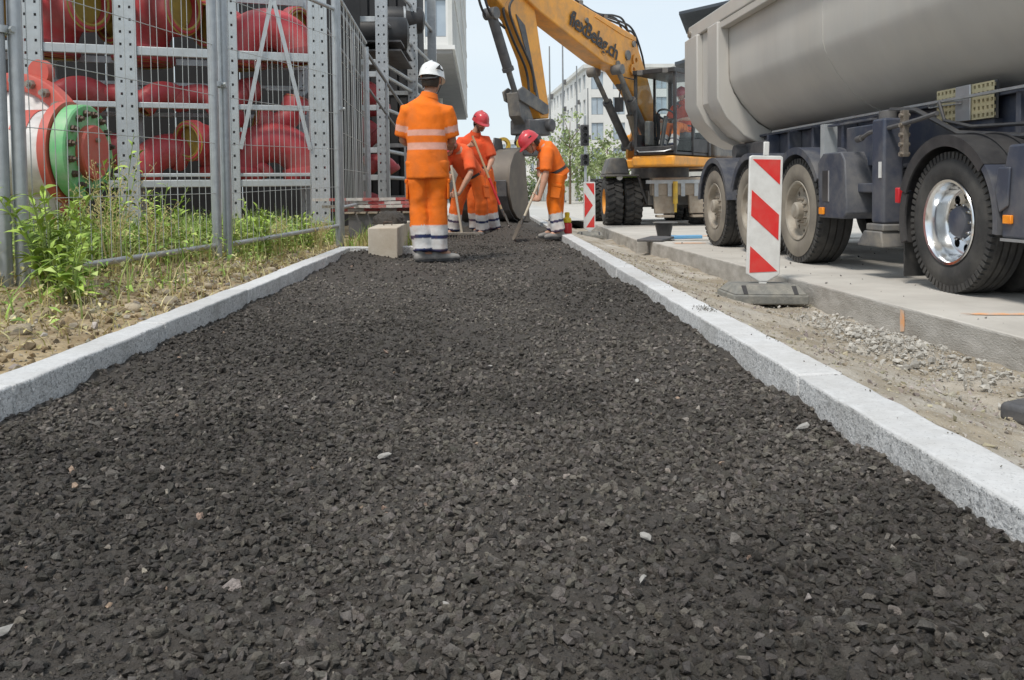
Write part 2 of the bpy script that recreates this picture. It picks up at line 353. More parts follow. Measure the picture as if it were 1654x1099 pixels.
# --- the strip of fresh loose asphalt between the kerbs
XL, XR = -1.40, .935
def asph_h(x, y):
    h = fbm(x, y, 1.1, 3, 5)*.05 + fbm(x, y, 6, 3, 9)*.026 + fbm(x, y, 30, 3, 12)*.022
    e = np.minimum(np.abs(x-XL), np.abs(x-XR))
    h = h + np.clip(1-e/.18,0,1)*(fbm(x, y, 4.2, 3, 21)*.07+.004) + np.clip((y-7.2)/1.5,0,1)*np.clip((-.6-x)/.5,0,1)*.03
    # the loose heap the shovels work at, in front of the bucket
    h = h + .17*np.exp(-(((x-.32)/.33)**2+((y-11.75)/.55)**2)) + .16*np.exp(-(((x-.2)/.6)**2+((y-14.2)/.8)**2))
    # fresh material heaped against the cross kerb
    h = h + .07*np.exp(-(((x+1.2)/.25)**2+((y-8.35)/.22)**2))
    return h
ys = np.concatenate([np.arange(-2.5,.9,.06), np.geomspace(.9,22,470)]); xs = np.linspace(XL, XR, 165)
def h_base(X, Y):
    return asph_h(X, Y) + fbm(X, Y, 90, 2, 31)*.013
o = link('asphalt', grid_mesh('asphalt', xs, ys, h_base), 'asphalt_base'); struct(o, 'dark bed of fresh loose asphalt between the granite kerbs')

T_AS = hull_templates(36, 11, .72, 4); T_LM = hull_templates(40, 12, .85, 44)
def stones(n, y0, y1, smin, smax, pw, seed, clump=True):
    rg = np.random.RandomState(seed); x = rg.uniform(XL+.008, XR-.008, n); y = rg.uniform(y0, y1, n)
    s = smin*(1-rg.rand(n)*(1-(smin/smax)**pw))**(-1/pw)
    if clump:                                # larger stones gather in patches, fines fill between
        keep = rg.rand(n) < np.clip(.70+1.6*fbm(x, y, 3.1, 3, 88), .35, 1); x, y, s = x[keep], y[keep], s[keep]; n = len(x)
    p = np.stack([x, y, asph_h(x, y)+s*rg.uniform(.05,.6,n)], 1)
    u = rg.rand(n); patch = np.clip(fbm(x, y, 1.5, 3, 77)*2.2+1.0, .70, 1.4)
    v = (.094+.125*rg.rand(n)**1.6)*patch
    v = np.where(u > .93, .19+.10*rg.rand(n), v); v = np.where(u > .993, .30+.28*rg.rand(n), v)
    tint = np.stack([1.08+.05*rg.rand(n), .96+.05*rg.rand(n), .82+.09*rg.rand(n)], 1)
    tint[u > .9985] *= np.array([1.16,.94,.82])
    return p, s, v[:,None]*tint
parts = [stones(34000,.95,3.0,.0058,.0150,1.2,1), stones(15500,3.0,6.2,.0072,.0160,1.4,2), stones(8000,6.2,13.5,.010,.019,1.5,3), stones(2600,.9,3.6,.011,.0200,2.2,4)]
P_ = np.concatenate([q[0] for q in parts]); S_ = np.concatenate([q[1] for q in parts]); C_ = np.concatenate([q[2] for q in parts])
fines = [stones(29000,1.0,3.0,.0033,.0066,1.5,11,False), stones(11000,3.0,5.2,.0048,.0078,1.6,12,False)]
T_FN = hull_templates(30, 8, .8, 24)
FP = [np.concatenate([q[k] for q in fines]) for k in range(3)]
o = link('chippings', scatter_mesh('chippings', T_FN, FP[0], FP[1], FP[2], seed=8), 'asphalt_stone'); tag(o, 'fine dark chippings between the larger gravel of the asphalt bed', 'chippings', kind='stuff')
o = link('gravel', scatter_mesh('gravel', T_LM, P_, S_, C_), 'asphalt_stone'); o.data.polygons.foreach_set('use_smooth', [True]*len(o.data.polygons)); o.data.set_sharp_from_angle(angle=R(38)); tag(o, 'loose dark bitumen coated gravel covering the asphalt bed', 'gravel', kind='stuff')

# single pale stones that catch the eye on the dark bed
T_RK = hull_templates(8, 22, .7, 14)
rock_me = []
for k, (tv, tf) in enumerate(T_RK):
    me = np_mesh('rock', tv, tf.ravel(), 3, np.ones((len(tv),3))*np.array([.52,.50,.47])); me.materials.append(MATS['stone']); rock_me.append(me)
T_RD = hull_templates(8, 60, .85, 19); round_me = []
for k, (tv, tf) in enumerate(T_RD):
    me = np_mesh('rock', tv, tf.ravel(), 3, np.ones((len(tv),3))*np.array([.50,.42,.31])*(.8+.06*k)); me.polygons.foreach_set('use_smooth', [True]*len(me.polygons)); me.materials.append(MATS['stone']); round_me.append(me)
def rock(name, k, loc, s, rz, label, cat, group=None, sz=.7, mes=None):
    o = link(name, (mes or rock_me)[k % 8]); o.location = loc; o.scale = (s, s*.8, s*sz); o.rotation_euler = (random.uniform(-.3,.3), random.uniform(-.3,.3), rz); return tag(o, label, cat, group)
for k, (x, y, s) in enumerate([(-.262,2.11,.019),(.50,2.92,.014),(-.075,1.317,.010),(-.72,1.265,.019),(.28,1.545,.017),(.83,2.26,.024),(.84,1.24,.016),(.99-.08,1.38,.017),(.24,1.36,.012),(.0,3.21,.012)]):
    rock('pale_stone', k, (x, y, float(asph_h(np.array([x]),np.array([y]))[0])+s*.55), s, k*1.3, 'small pale stone lying loose on the dark asphalt bed', 'stone', 'pale stones on the asphalt')

# --- granite kerbs, stone by stone
def kerb_run(name, label, x0, x1, y0, y1, top, step, jit, along='y'):
    k = bpy.data.objects.new(name, None); COL.objects.link(k); struct(k, label)
    a = y0; i = 0
    while a < y1-.05:
        b = min(a+step+random.uniform(-.05,.05), y1); dx = random.uniform(-jit,jit); dz = random.uniform(-.003,.003)
        m = MB()
        # a stone with a slightly uneven top and split inner face
        n = max(2, int((b-a)/.09)); rings = []
        for j in range(n+1):
            t = a+.003+(b-a-.006)*j/n; w = [random.uniform(-.0022,.0022) for _ in range(4)]
            if along == 'y': rings.append([(x0+dx+w[0],t,-.25),(x1+dx+w[1],t,-.25),(x1+dx+w[1],t,top+dz+w[2]),(x0+dx+w[0],t,top+dz+w[3])])
            else: rings.append([(t,x0+dx+w[0],-.25),(t,x1+dx+w[1],-.25),(t,x1+dx+w[1],top+dz+w[2]),(t,x0+dx+w[0],top+dz+w[3])])
        m.loft(rings); ks = m.build('kerb_stone', 'granite_top', k, bevel=.009, seg=3); ks.data.materials.append(MATS['granite_side']); [setattr(p_, 'material_index', 1) for p_ in ks.data.polygons if p_.normal.z < .7]; a = b; i += 1
    return k
kerb_run('kerb_right', 'pale granite kerb between the asphalt and the dirt strip', .935, 1.075, -1.2, 20.0, .082, 1.25, .003)
kerb_run('kerb_left', 'pale granite kerb along the weedy bank', -1.53, -1.40, -1.2, 8.78, .096, 1.25, .003)
kerb_run('kerb_end', 'short pale granite kerb crossing to the concrete block', 8.79, 8.92, -1.53, -.6, .094, .9, .002, 'x')

# --- earth bank behind the left kerb
def bank_h(x, y):
    d = np.clip((-1.53-x), 0, 9)
    h = .052 + np.clip(d,0,1.2)*.085 + np.clip((5.5-y)/3.0,-.3,.8)*.05*np.clip(d,0,1) + fbm(x, y, .9, 4, 41)*.16*np.clip(d*2,0.1,1) + fbm(x, y, 9, 3, 45)*.035 + fbm(x,y,30,2,47)*.014
    return h
o = link('earth_bank', grid_mesh('earth_bank', np.concatenate([np.linspace(-9,-3.2,40),np.linspace(-3.17,-1.527,125)]), np.concatenate([np.linspace(-1.5,1.9,30),np.geomspace(1.95,21,270)]), bank_h), 'earth')
struct(o, 'earth bank with stones and weeds behind the left kerb')
g = MB(); g.add([(-60,-1.5,.10),(-8.9,-1.5,.10),(-8.9,60,.10),(-60,60,.10)], [(0,1,2,3)]); struct(g.build('yard', 'plaza'), 'storage yard ground behind the rack')
def far_bank(x, y): return bank_h(x, y)*.4+.05
# strip behind the cross kerb where the path narrows
o = link('earth_verge', grid_mesh('earth_verge', np.linspace(-1.53,-.62,60), np.geomspace(8.93,21,120), lambda X,Y: .075+fbm(X,Y,2,3,51)*.05+fbm(X,Y,18,2,53)*.02), 'earth'); struct(o, 'earth verge behind the concrete block')

rg = np.random.RandomState(5)
def pale_cols(n, dark=.0):
    b = rg.uniform(.26,.58,n)-dark; t = np.stack([np.ones(n), rg.uniform(.84,.95,n), rg.uniform(.60,.84,n)],1); return b[:,None]*t
n = 2200; x = -1.54-np.abs(rg.normal(0,.55,n)); y = rg.uniform(1.8,9,n); s = .004*(1-rg.rand(n)*.94)**(-.75)
T_PB = hull_templates(16, 16, .8, 8)
n2 = 3000; x2 = -1.545-np.abs(rg.normal(0,.6,n2)); y2 = rg.uniform(1.8,9.2,n2); s2 = .005*(1-rg.rand(n2)*.95)**(-.72); c2_ = rg.uniform(.10,.40,n2)[:,None]*np.array([1,.74,.43])
o = link('clods', scatter_mesh('clods', T_LM, np.stack([x2,y2,bank_h(x2,y2)+s2*.25],1), s2, c2_), 'stone'); tag(o, 'loose brown earth clods on the bank', 'clods', kind='stuff')
o = link('rubble', scatter_mesh('rubble', T_LM, np.stack([x,y,bank_h(x,y)+s*.35],1), s, pale_cols(n)), 'stone'); tag(o, 'loose pebbles and crumbs on the earth bank', 'rubble', kind='stuff')
BIG = [(-1.70,2.75,.045),(-1.92,2.62,.05),(-2.0,3.0,.06),(-1.78,3.15,.04),(-1.86,3.45,.055),(-2.15,3.5,.05),(-1.72,3.7,.035),(-1.75,4.25,.06),(-1.95,4.35,.05),(-1.68,4.6,.07),(-1.85,4.95,.05),(-2.1,4.7,.05),(-1.7,5.3,.045),(-1.95,5.6,.06),(-1.75,6.1,.05),(-1.65,6.6,.05),(-1.9,6.5,.07),(-2.0,2.3,.05),(-1.72,2.3,.05),(-2.2,2.75,.055),(-2.35,3.1,.05)]
for k, (x, y, s) in enumerate(BIG):
    o = rock('bank_stone', k, (x, y, float(bank_h(np.array([x]),np.array([y]))[0])+s*.25), s, k*.9, 'pale rounded stone half sunk in the earth bank behind the left kerb', 'stone', 'stones in the earth bank', .65, round_me)

# --- dirt strip between the right kerb and the road slab
def dirt_h(x, y):
    t = np.clip((x-1.07)/1.3,0,1)
    return .02-.31*np.clip(t*1.25,0,1) + fbm(x, y, 1.4, 4, 61)*.10*np.clip(t*3,0.1,1) + fbm(x, y, 11, 3, 63)*.035 + fbm(x, y, 40, 2, 65)*.012 + np.exp(-(((x-2.3)/.2)**2+((y-4.9)/.7)**2))*.045
o = link('dirt_strip', grid_mesh('dirt_strip', np.linspace(1.072,3.2,120), np.concatenate([np.linspace(-1.2,1.4,20),np.geomspace(1.45,21.2,320)]), dirt_h), 'dirt'); struct(o, 'bare dirt strip between kerb and road slab')
n = 9500; x = 1.09+rg.rand(n)*1.5; y = 1.4+rg.rand(n)**1.4*10; s = .0032*(1-rg.rand(n)*.94)**(-.72)
o = link('crumbs', scatter_mesh('crumbs', T_FN, np.stack([x,y,dirt_h(x,y)+s*.3],1), s, pale_cols(n)*np.array([.98,.98,1.0])), 'stone'); tag(o, 'scattered stone crumbs on the dirt strip', 'crumbs', kind='stuff')
n = 2600; x = 2.30+rg.normal(0,.13,n); y = 4.9+rg.normal(0,.6,n); x = np.minimum(x, 2.54); s = .0035*(1-rg.rand(n)*.95)**(-.75)
o = link('debris', scatter_mesh('debris', T_AS, np.stack([x,y,dirt_h(x,y)+s*.4+.01],1), s, (rg.uniform(.38,.64,n))[:,None]*np.array([1,.96,.88])), 'stone'); tag(o, 'heap of broken pale concrete bits against the slab edge', 'debris', kind='stuff')
n = 230; x = 1.02+rg.normal(0,.03,n); y = np.concatenate([4.05+rg.normal(0,.06,150), rg.uniform(1.4,9,80)]); x[150:] = 1.05+rg.normal(0,.02,80); s = rg.uniform(.0015,.005,n)
o = link('kerb_crumbs', scatter_mesh('kerb_crumbs', T_AS, np.stack([np.clip(x,.95,1.06),y,.084+s*.4],1), s, pale_cols(n)*.35), 'stone'); tag(o, 'dark crumbs spilled on top of the right kerb', 'crumbs', kind='stuff')

# --- concrete road slabs
def slab(name_, pts, top, thick, mat='concrete_slab', bevel=.015):
    m = MB(); m.prism([(x,y,top-thick) for x,y in pts], (0,0,thick)); so_ = m.build(name_, mat, ROAD, bevel=bevel); so_.data.materials.append(MATS['slab_edge']); [setattr(p_, 'material_index', 1) for p_ in so_.data.polygons if abs(p_.normal.z) < .5]; return so_
ROAD = bpy.data.objects.new('road', None); COL.objects.link(ROAD); struct(ROAD, 'pale concrete roadway the truck stands on')
def sx(y): return 2.615-.0352*(y-4.19)
slab('concrete_slab', [(sx(-3),-3),(9,-3),(9,2.1),(sx(2.1),2.1)], -.1, .32)
slab('concrete_slab', [(sx(2.13),2.13),(9,2.13),(9,7.2),(sx(7.2),7.2)], -.1, .32)
slab('concrete_slab', [(sx(7.215),7.215),(9,7.215),(9,12.42),(sx(12.42),12.42)], -.102, .32)
slab('concrete_slab', [(2.20,12.75),(9,12.75),(9,21),(2.36,21)], -.1, .30)
slab('concrete_slab', [(2.36,21.02),(60,21.02),(60,260),(2.36,260)], -.1, .2)
slab('concrete_slab', [(9.02,-3),(60,-3),(60,21),(9.02,21)], -.103, .2)
# spray paint marks
def spray(cx, cy, z, lx, ly, rz, seed):
    """a ragged blot of spray paint lying flat on the slab"""
    rs = random.Random(seed); pts = []
    for i in range(40):
        a = 2*PI*i/40; k = 1+rs.uniform(-.22,.12); x = lx*math.copysign(abs(math.cos(a))**.5,math.cos(a))*k; y = ly*math.copysign(abs(math.sin(a))**.6,math.sin(a))*k
        pts.append((cx+x*math.cos(rz)-y*math.sin(rz), cy+x*math.sin(rz)+y*math.cos(rz), z))
    m = MB(); m.add(pts, [tuple(range(40))]); m.build('paint_mark', 'paint_orange', ROAD)
spray(2.96,4.92,-.0955,.20,.045,-.12,1); spray(2.75,11.85,-.0975,.22,.12,-.1,2); spray(3.6,13.6,-.0955,.3,.12,.1,3)
yy = 5.28; m = MB(); m.add([(sx(yy)-.004,yy,-.25),(sx(yy+.04)-.004,yy+.05,-.26),(sx(yy+.05)-.004,yy+.055,-.18),(sx(yy+.05)-.004,yy+.05,-.118),(sx(yy)-.004,yy+.005,-.122),(sx(yy)-.004,yy-.004,-.2)], [(0,1,2,3,4,5)]); m.build('paint_mark', 'paint_orange', ROAD)
# crumbs on the slab
n = 260; x = rg.uniform(2.5,5,n); y = rg.uniform(2.5,12,n); ok = x > sx(y)+.03; x, y = x[ok], y[ok]; s = .003*(1-rg.rand(len(x))*.9)**(-.8)
o = link('grit', scatter_mesh('grit', T_AS, np.stack([x,y,-.098+s*.4],1), s, rg.uniform(.05,.3,len(x))[:,None]*np.array([1,.95,.9])), 'stone'); tag(o, 'dark grit lying on the concrete road slab', 'grit', kind='stuff')

# ================================================================== LEFT: FENCE, RACK, PIPES
wire_v = MB().cyl((0,0,0),(0,0,1),.0028,n=6).mesh('wire_upright', 60); wire_v.materials.append(MATS['wire'])
wire_h = MB().cyl((0,0,0),(1,0,0),.0028,n=6).mesh('wire_level', 60); wire_h.materials.append(MATS['wire'])
def fence_panel(a, b, za, zb, rail_a, rail_b, label, nw=21, H=2.6, foot=.0, levels=(.42,.82,1.2,1.6,2.0)):
    """one mesh fence panel between plan points a and b; za/zb ground, rail_a/rail_b bottom rail height"""
    d = Vector((b[0]-a[0], b[1]-a[1])); L = d.length
    t = thing('mesh_fence', label, 'fence', (a[0],a[1],0), math.atan2(d.y,d.x), 'mesh fence panels along the bank')
    rl = lambda x: rail_a+(rail_b-rail_a)*x/L
    for x, z in ((0,za),(L,zb)):
        MB().cyl((x,0,z-.12),(x,0,H+.15),.038,n=16).build('post', 'galv', t, 50)
    MB().cyl((.02,0,rail_a),(L-.02,0,rail_b),.021,n=12).build('rail', 'galv', t, 50)
    MB().cyl((.02,0,rail_a+2.3),(L-.02,0,rail_b+2.3),.021,n=12).build('rail', 'galv', t, 50)
    for i in range(nw):
        x = .03+(L-.06)*(i+.5)/nw; w = link('wire', wire_v, None, t); w.location = (x,-.012,rl(x)); w.scale = (1,1,2.3)
        w.rotation_euler = (random.uniform(-.006,.006), random.uniform(-.006,.006), 0)
    for lv in levels:
        w = link('wire', wire_h, None, t); w.location = (.02,-.017,rl(0)+lv); w.scale = (L-.04,1,1); w.rotation_euler = (0,-math.atan2(rail_b-rail_a,L),0)
    return t
P1, P2, P3, P4 = (-2.60,4.90), (-2.15,7.10), (-1.605,9.35), (-1.74,12.7)
fence_panel((-3.12,2.72),(-2.665,4.84),.2,.18,.22,.21,'mesh fence panel at the left picture edge, ending at the doubled posts')
fence_panel(P1,(-2.185,7.03),.2,.09,.215,.236,'mesh fence panel in front of the green and red flanged drum')
fence_panel((-2.135,7.16),P3,.09,.2,.236,.295,'mesh fence panel in front of the arched red elbow and the slanted braces')
fence_panel((-1.60,9.45),P4,.1,.1,.486,.51,'mesh fence panel running back beside the stack of barrier boards', nw=22)
# clamps joining the panels
def clamp(x, y, z, rz, label):
    t = thing('fence_clamp', label, 'clamp', (x,y,z), rz, 'clamps joining the fence panels')
    m = MB(); m.lathe([(.036,-.02),(.046,-.02),(.046,.02),(.036,.02)], (-.036,0,0), (0,0,1), 16, closed=True); m.lathe([(.036,-.02),(.046,-.02),(.046,.02),(.036,.02)], (.036,0,0), (0,0,1), 16, closed=True)
    m.build('collar', 'galv_light', t, 40)
    MB().cyl((0,-.06,0),(0,.05,0),.009,n=8).cyl((0,-.075,0),(0,-.055,0),.018,n=6).build('bolt', 'galv_light', t, 40)
clamp(-2.635,4.87,1.56,R(60),'galvanised clamp high on the doubled posts at the left picture edge')
clamp(-2.16,7.09,1.53,R(70),'galvanised clamp on the posts beside the slanted braces')
clamp(-1.60,9.40,1.55,R(90),'galvanised clamp on the corner post of the fence')

RKA = R(19)
# --- storage rack with perforated uprights
RK = thing('storage_rack', 'galvanised storage rack with perforated uprights holding red pipe elbows', 'rack', (-5.35,10.42,0), RKA)
def upright(m, x, y, z0, z1, w=.24, dep=.13, holes=True):
    """perforated channel: front plate with two columns of real holes, two flanges"""
    t = .008; hs = .026; pitch = .15; cx = (x-w*.23, x+w*.23)
    xs_ = [x-w/2, cx[0]-hs/2, cx[0]+hs/2, cx[1]-hs/2, cx[1]+hs/2, x+w/2]
    if holes:
        for k in (0,2,4): m.bb((xs_[k],y,z0),(xs_[k+1],y+t,z1))
        for k in (1,3):
            z = z0
            while z < z1:
                m.bb((xs_[k],y+.0005,z),(xs_[k+1],y+t-.0005,min(z1,z+pitch-hs*1.25))); z += pitch
    else: m.bb((x-w/2,y,z0),(x+w/2,y+t,z1))
    for s in (-1,1): m.bb((x+s*w/2-(t if s>0 else 0),y+t+.0005,z0),(x+s*w/2+(t if s<0 else 0),y+dep,z1))
    m.bb((x-w*.3,y+dep*.75,z0),(x+w*.3,y+dep*.75+.004,z1))
for i, x in enumerate((-1.1,0,1.02,2.2,3.33)):
    m = MB(); upright(m, x, 0, .25, 4.4); o = m.build('upright', 'galv_light', RK)
    m = MB(); m.box((x,.06,.26),(.32,.26,.03)); m.build('foot_plate', 'galv', RK, bevel=.004)
    m = MB(); upright(m, x, 1.15, .25, 4.4); m.build('rear_upright', 'galv', RK)
    for z in (.9,2.0,3.1):
        m = MB(); m.bb((x-.03,.14,z),(x+.03,1.14,z+.06)); m.build('cross_tie', 'galv', RK)
for z, h, y in ((.74,.09,.02),(.87,.045,.03),(1.72,.07,.02),(2.36,.11,.02),(3.30,.11,.02)):
    for i, (xa, xb) in enumerate(((-1.1,0),(0,1.02),(1.02,2.2),(2.2,3.33))):
        m = MB(); m.bb((xa+.121,y,z),(xb-.121,y+.06,z+h)); m.build('beam', 'galv_light', RK, bevel=.008)
for z, h in ((.8,.06),(1.70,.06),(2.12,.05),(2.4,.09),(3.3,.1)):
    m = MB(); m.bb((-1.0,1.10,z),(3.3,1.145,z+h)); m.build('rear_beam', 'galv', RK, bevel=.006)
for x0, x1 in ((2.75,2.33),(2.78,3.2)):
    m = MB(); d = Vector((x1-x0,0,1.22-3.12)); rot = Matrix.Rotation(math.atan2(d.x,d.z),3,'Y'); m.box(((x0+x1)/2,-.02,2.17),(.05,.008,d.length),rot); m.build('brace', 'galv_light', RK)
# short label bars
for x, z in ((.55,2.05),(1.75,2.0),(2.9,2.08),(.6,1.25),(1.55,1.3)):
    m = MB(); m.bb((x-.16,.9,z),(x+.16,.93,z+.025)); m.build('tie_bar', 'galv_light', RK)
def wl(x, y, z):   # rack local to world
    v = Matrix.Rotation(RKA,4,'Z') @ Vector((x,y,z)); return (v.x-5.35, v.y+10.42, v.z)
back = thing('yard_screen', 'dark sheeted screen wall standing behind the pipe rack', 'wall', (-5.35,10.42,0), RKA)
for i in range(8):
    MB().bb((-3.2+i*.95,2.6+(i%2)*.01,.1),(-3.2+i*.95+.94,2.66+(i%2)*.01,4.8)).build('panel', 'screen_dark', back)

def torus_pts(Rb, a0, a1, n): return [(Rb*math.cos(a0+(a1-a0)*i/n), 0, Rb*math.sin(a0+(a1-a0)*i/n)) for i in range(n+1)]
def make_elbow(Rb, r, span=R(90), collar=True):
    """quarter bend standing on its two open ends, arch upwards, in the local x-z plane"""
    a0 = PI/2-span/2; a1 = PI/2+span/2
    t = bpy.data.objects.new('pipe_elbow', None); COL.objects.link(t)
    zmin = (Rb-r)*math.sin(a0)
    sh = Matrix.Translation((0,0,-zmin))
    m = MB(sh); m.tube(torus_pts(Rb,a0,a1,18), r, 24, caps=False); m.tube(torus_pts(Rb,a0,a1,18), r*.88, 24, caps=False)
    m.build('bend', 'red_pipe', t, 40)
    for a, s in ((a0,-1),(a1,1)):
        c = Vector((Rb*math.cos(a),0,Rb*math.sin(a))); ax = Vector((-math.sin(a)*s,0,math.cos(a)*s))
        m = MB(sh); m.lathe([(r*.86,-.02),(r*1.13,-.02),(r*1.13,.10),(r*1.0,.14),(r*.86,.14)][::1], c-ax*.02, ax, 28, closed=True); m.build('collar', 'red_pipe', t, 40)
        m = MB(sh); m.lathe([(r*.80,.11),(r*.86,.124),(r*1.10,.102+.002)], c, ax, 28); m.lathe([(0.001,.02),(r*.85,.02)], c, ax, 28); m.build('lining', 'yellow_lining', t, 40)
    return t
def elbow(proto, first, loc, rot, label, scale=1):
    o = proto if first else copy_tree(proto)
    o.location = loc; o.rotation_euler = rot; o.scale = (scale,)*3
    return tag(o, label, 'pipe elbow', 'red pipe elbows in the rack')
EB = make_elbow(.42,.25); ES = make_elbow(.25,.125); EA = make_elbow(.37,.23,R(165))
rz0 = RKA
big = [ # proto, local x, y, z, rot, scale, label
 (EB,.42,.50,2.62,(0,R(-40),rz0-.75),1.25,'red pipe elbow with yellow mouth on the top shelf at the left picture edge'),
 (EB,1.50,.55,2.62,(0,R(-42),rz0-.70),1.30,'red pipe elbow with yellow mouth on the top shelf, middle bay'),
 (EA,2.74,.45,2.46,(0,R(-4),rz0-.12),1.12,'large arched red elbow on the top shelf behind the slanted braces'),
 (EA,2.76,.40,.92,(0,0,rz0-.05),1.16,'large arched red elbow on the bottom shelf behind the slanted braces'),
 (EB,1.86,.65,1.05,(0,R(38),rz0+.75),.95,'red elbow on the bottom shelf with its flange turned to the fence'),
 (EB,-.6,.6,2.52,(0,R(-40),rz0-.6),1.2,'red pipe elbow on the top shelf at the very edge of the picture'),
 (EB,.98,.85,2.55,(0,R(40),rz0+.7),1.1,'red elbow wedged behind the perforated upright on the top shelf'),
 (EB,2.16,.85,2.55,(0,R(38),rz0+.7),1.15,'red elbow tucked behind the braced bay on the top shelf'),
 (EB,.4,.8,3.42,(0,0,rz0-.3),1.0,'red elbow on the uppermost shelf, above the yellow mouthed elbows'),
 (EB,1.6,.8,3.42,(0,0,rz0+.3),1.0,'red elbow on the uppermost shelf, middle bay'),
 (EB,3.05,.75,2.62,(0,R(-40),rz0-.9),.95,'red elbow whose yellow mouth shows at the last perforated upright'),
 (EB,1.45,.8,.95,(0,R(-30),rz0+.2),.9,'shadowed red elbow on the bottom shelf, middle bay'),
 (EB,.75,.85,.95,(0,R(-30),rz0-.3),.9,'shadowed red elbow on the bottom shelf behind the flanged valve'),
]
used_ = []
for i, (pr, x, y, z, r_, s, lb) in enumerate(big): elbow(pr, pr not in used_, wl(x,y,z), r_, lb, s); used_.append(pr)
small = [
 (.45,.6,1.80,(0,0,rz0+.2),1.25,'small red elbow on the middle shelf above the flanged drum'),
 (.86,.55,1.79,(0,R(15),rz0-.5),.95,'small red elbow on the middle shelf against the first perforated upright'),
 (1.42,.6,1.79,(0,R(-10),rz0+.4),1.15,'small red elbow lying low on the middle shelf, middle bay'),
 (1.86,.65,1.79,(0,R(12),rz0-.3),1.1,'small red elbow beside another on the middle shelf, middle bay'),
 (2.45,.6,1.79,(0,R(-60),rz0+.3),1.2,'small red elbow tipped on end behind the slanted brace'),
 (2.83,.55,1.80,(0,R(150),rz0+.1),1.25,'small red elbow turned upside down on the middle shelf'),
 (2.55,.3,.92,(0,R(10),rz0+.2),.6,'small dusty red elbow under the large bottom arch'),
]
for i, (x, y, z, r_, s, lb) in enumerate(small): elbow(ES, i == 0, wl(x,y,z), r_, lb, s)

# --- valve body behind the fence: white dished head in a red bolted flange, green flanged nozzle to the right
DC = Vector((-4.30,8.60,0)); DR = thing('flanged_valve', 'white valve body with red bolted flange and green flanged nozzle, behind the fence', 'valve', DC)
A1 = Vector((math.cos(R(-108)),math.sin(R(-108)),.0)); A2 = Vector((math.cos(R(-3)),math.sin(R(-3)),0)); c1 = Vector((-.36,.10,.98)); c2 = Vector((.33,-.12,1.06))
MB().lathe([(.0,.16),(.25,.15),(.45,.12),(.60,.06),(.70,-.01),(.72,-.03)], c1, A1, 56).build('dished_head', 'drum_white', DR, 40)
MB().lathe([(.71,-.05),(.71,.03),(.73,.04),(.86,.04),(.88,.03),(.88,-.08),(.86,-.09),(.6,-.09)], c1, A1, 72).build('red_flange', 'drum_red', DR, 35)
MB().lathe([(.55,-.09),(.55,-.5),(.4,-.7),(0,-.75)], c1, A1, 40).build('rear_shell', 'dark_iron', DR, 40)
x, y, z = frame(A1)
m = MB(); pts = []
for rr_, aa in ((.30,.5),(.52,.42),(.52,.95),(.30,1.1)): pts.append(c1+(x*math.cos(aa)+y*math.sin(aa))*rr_+A1*.135)
m.prism(pts, A1*.012); m.build('red_patch', 'drum_red', DR)
for k in range(26):
    a = 2*PI*k/26; p = c1+(x*math.cos(a)+y*math.sin(a))*.80
    MB().cyl(p+A1*.035,p+A1*.085,.046,n=6).cyl(p+A1*.085,p+A1*.12,.026,n=8).build('bolt', 'bolt_dull', DR, 40)
ear = MB(); pe = c1+Vector((.26,0,.88))-A1*.03; ear.cyl(pe-A1*.04,pe+A1*.04,.13,n=20); ear.build('lifting_ear', 'drum_red', DR, 40)
x, y, z = frame(A2)
MB().lathe([(.41,-.9),(.41,-.10)], c2, A2, 48).build('nozzle', 'drum_white', DR, 35)
MB().lathe([(.412,-.42),(.418,-.42),(.418,-.26),(.412,-.26)], c2, A2, 30, R(60), R(150), closed=True).build('red_patch', 'drum_red', DR, 35)
MB().lathe([(.40,-.10),(.48,-.10),(.49,-.09),(.49,-.01),(.40,-.005)], c2, A2, 48).build('nozzle_flange', 'drum_red', DR, 35)
MB().lathe([(.30,.0),(.445,.0),(.46,.012),(.46,.13),(.445,.145),(.25,.145)], c2, A2, 56).build('green_ring', 'drum_green', DR, 35)
for k in range(16):
    a = 2*PI*(k+.5)/16; p = c2+(x*math.cos(a)+y*math.sin(a))*.375
    MB().cyl(p+A2*.142,p+A2*.178,.036,n=6).cyl(p+A2*.178,p+A2*.21,.02,n=8).build('nut', 'bolt_dark', DR, 40)
MB().lathe([(.0,.215),(.25,.215),(.265,.20),(.265,.14)], c2, A2, 40).build('blind_cover', 'drum_red', DR, 35)
for k in range(2):
    p = c2+Vector((0,0,.12-.24*k))+A2*.215; MB().cyl(p,p+A2*.03,.022,n=8).build('plug', 'bolt_dull', DR, 40)
MB().bb((-1.0,-.2,.0),(-.5,.6,.3)).build('cradle', 'exc_brown', DR, bevel=.01)
MB().bb((-.1,.1,.0),(.15,.9,.3)).build('cradle', 'exc_brown', DR, bevel=.01)

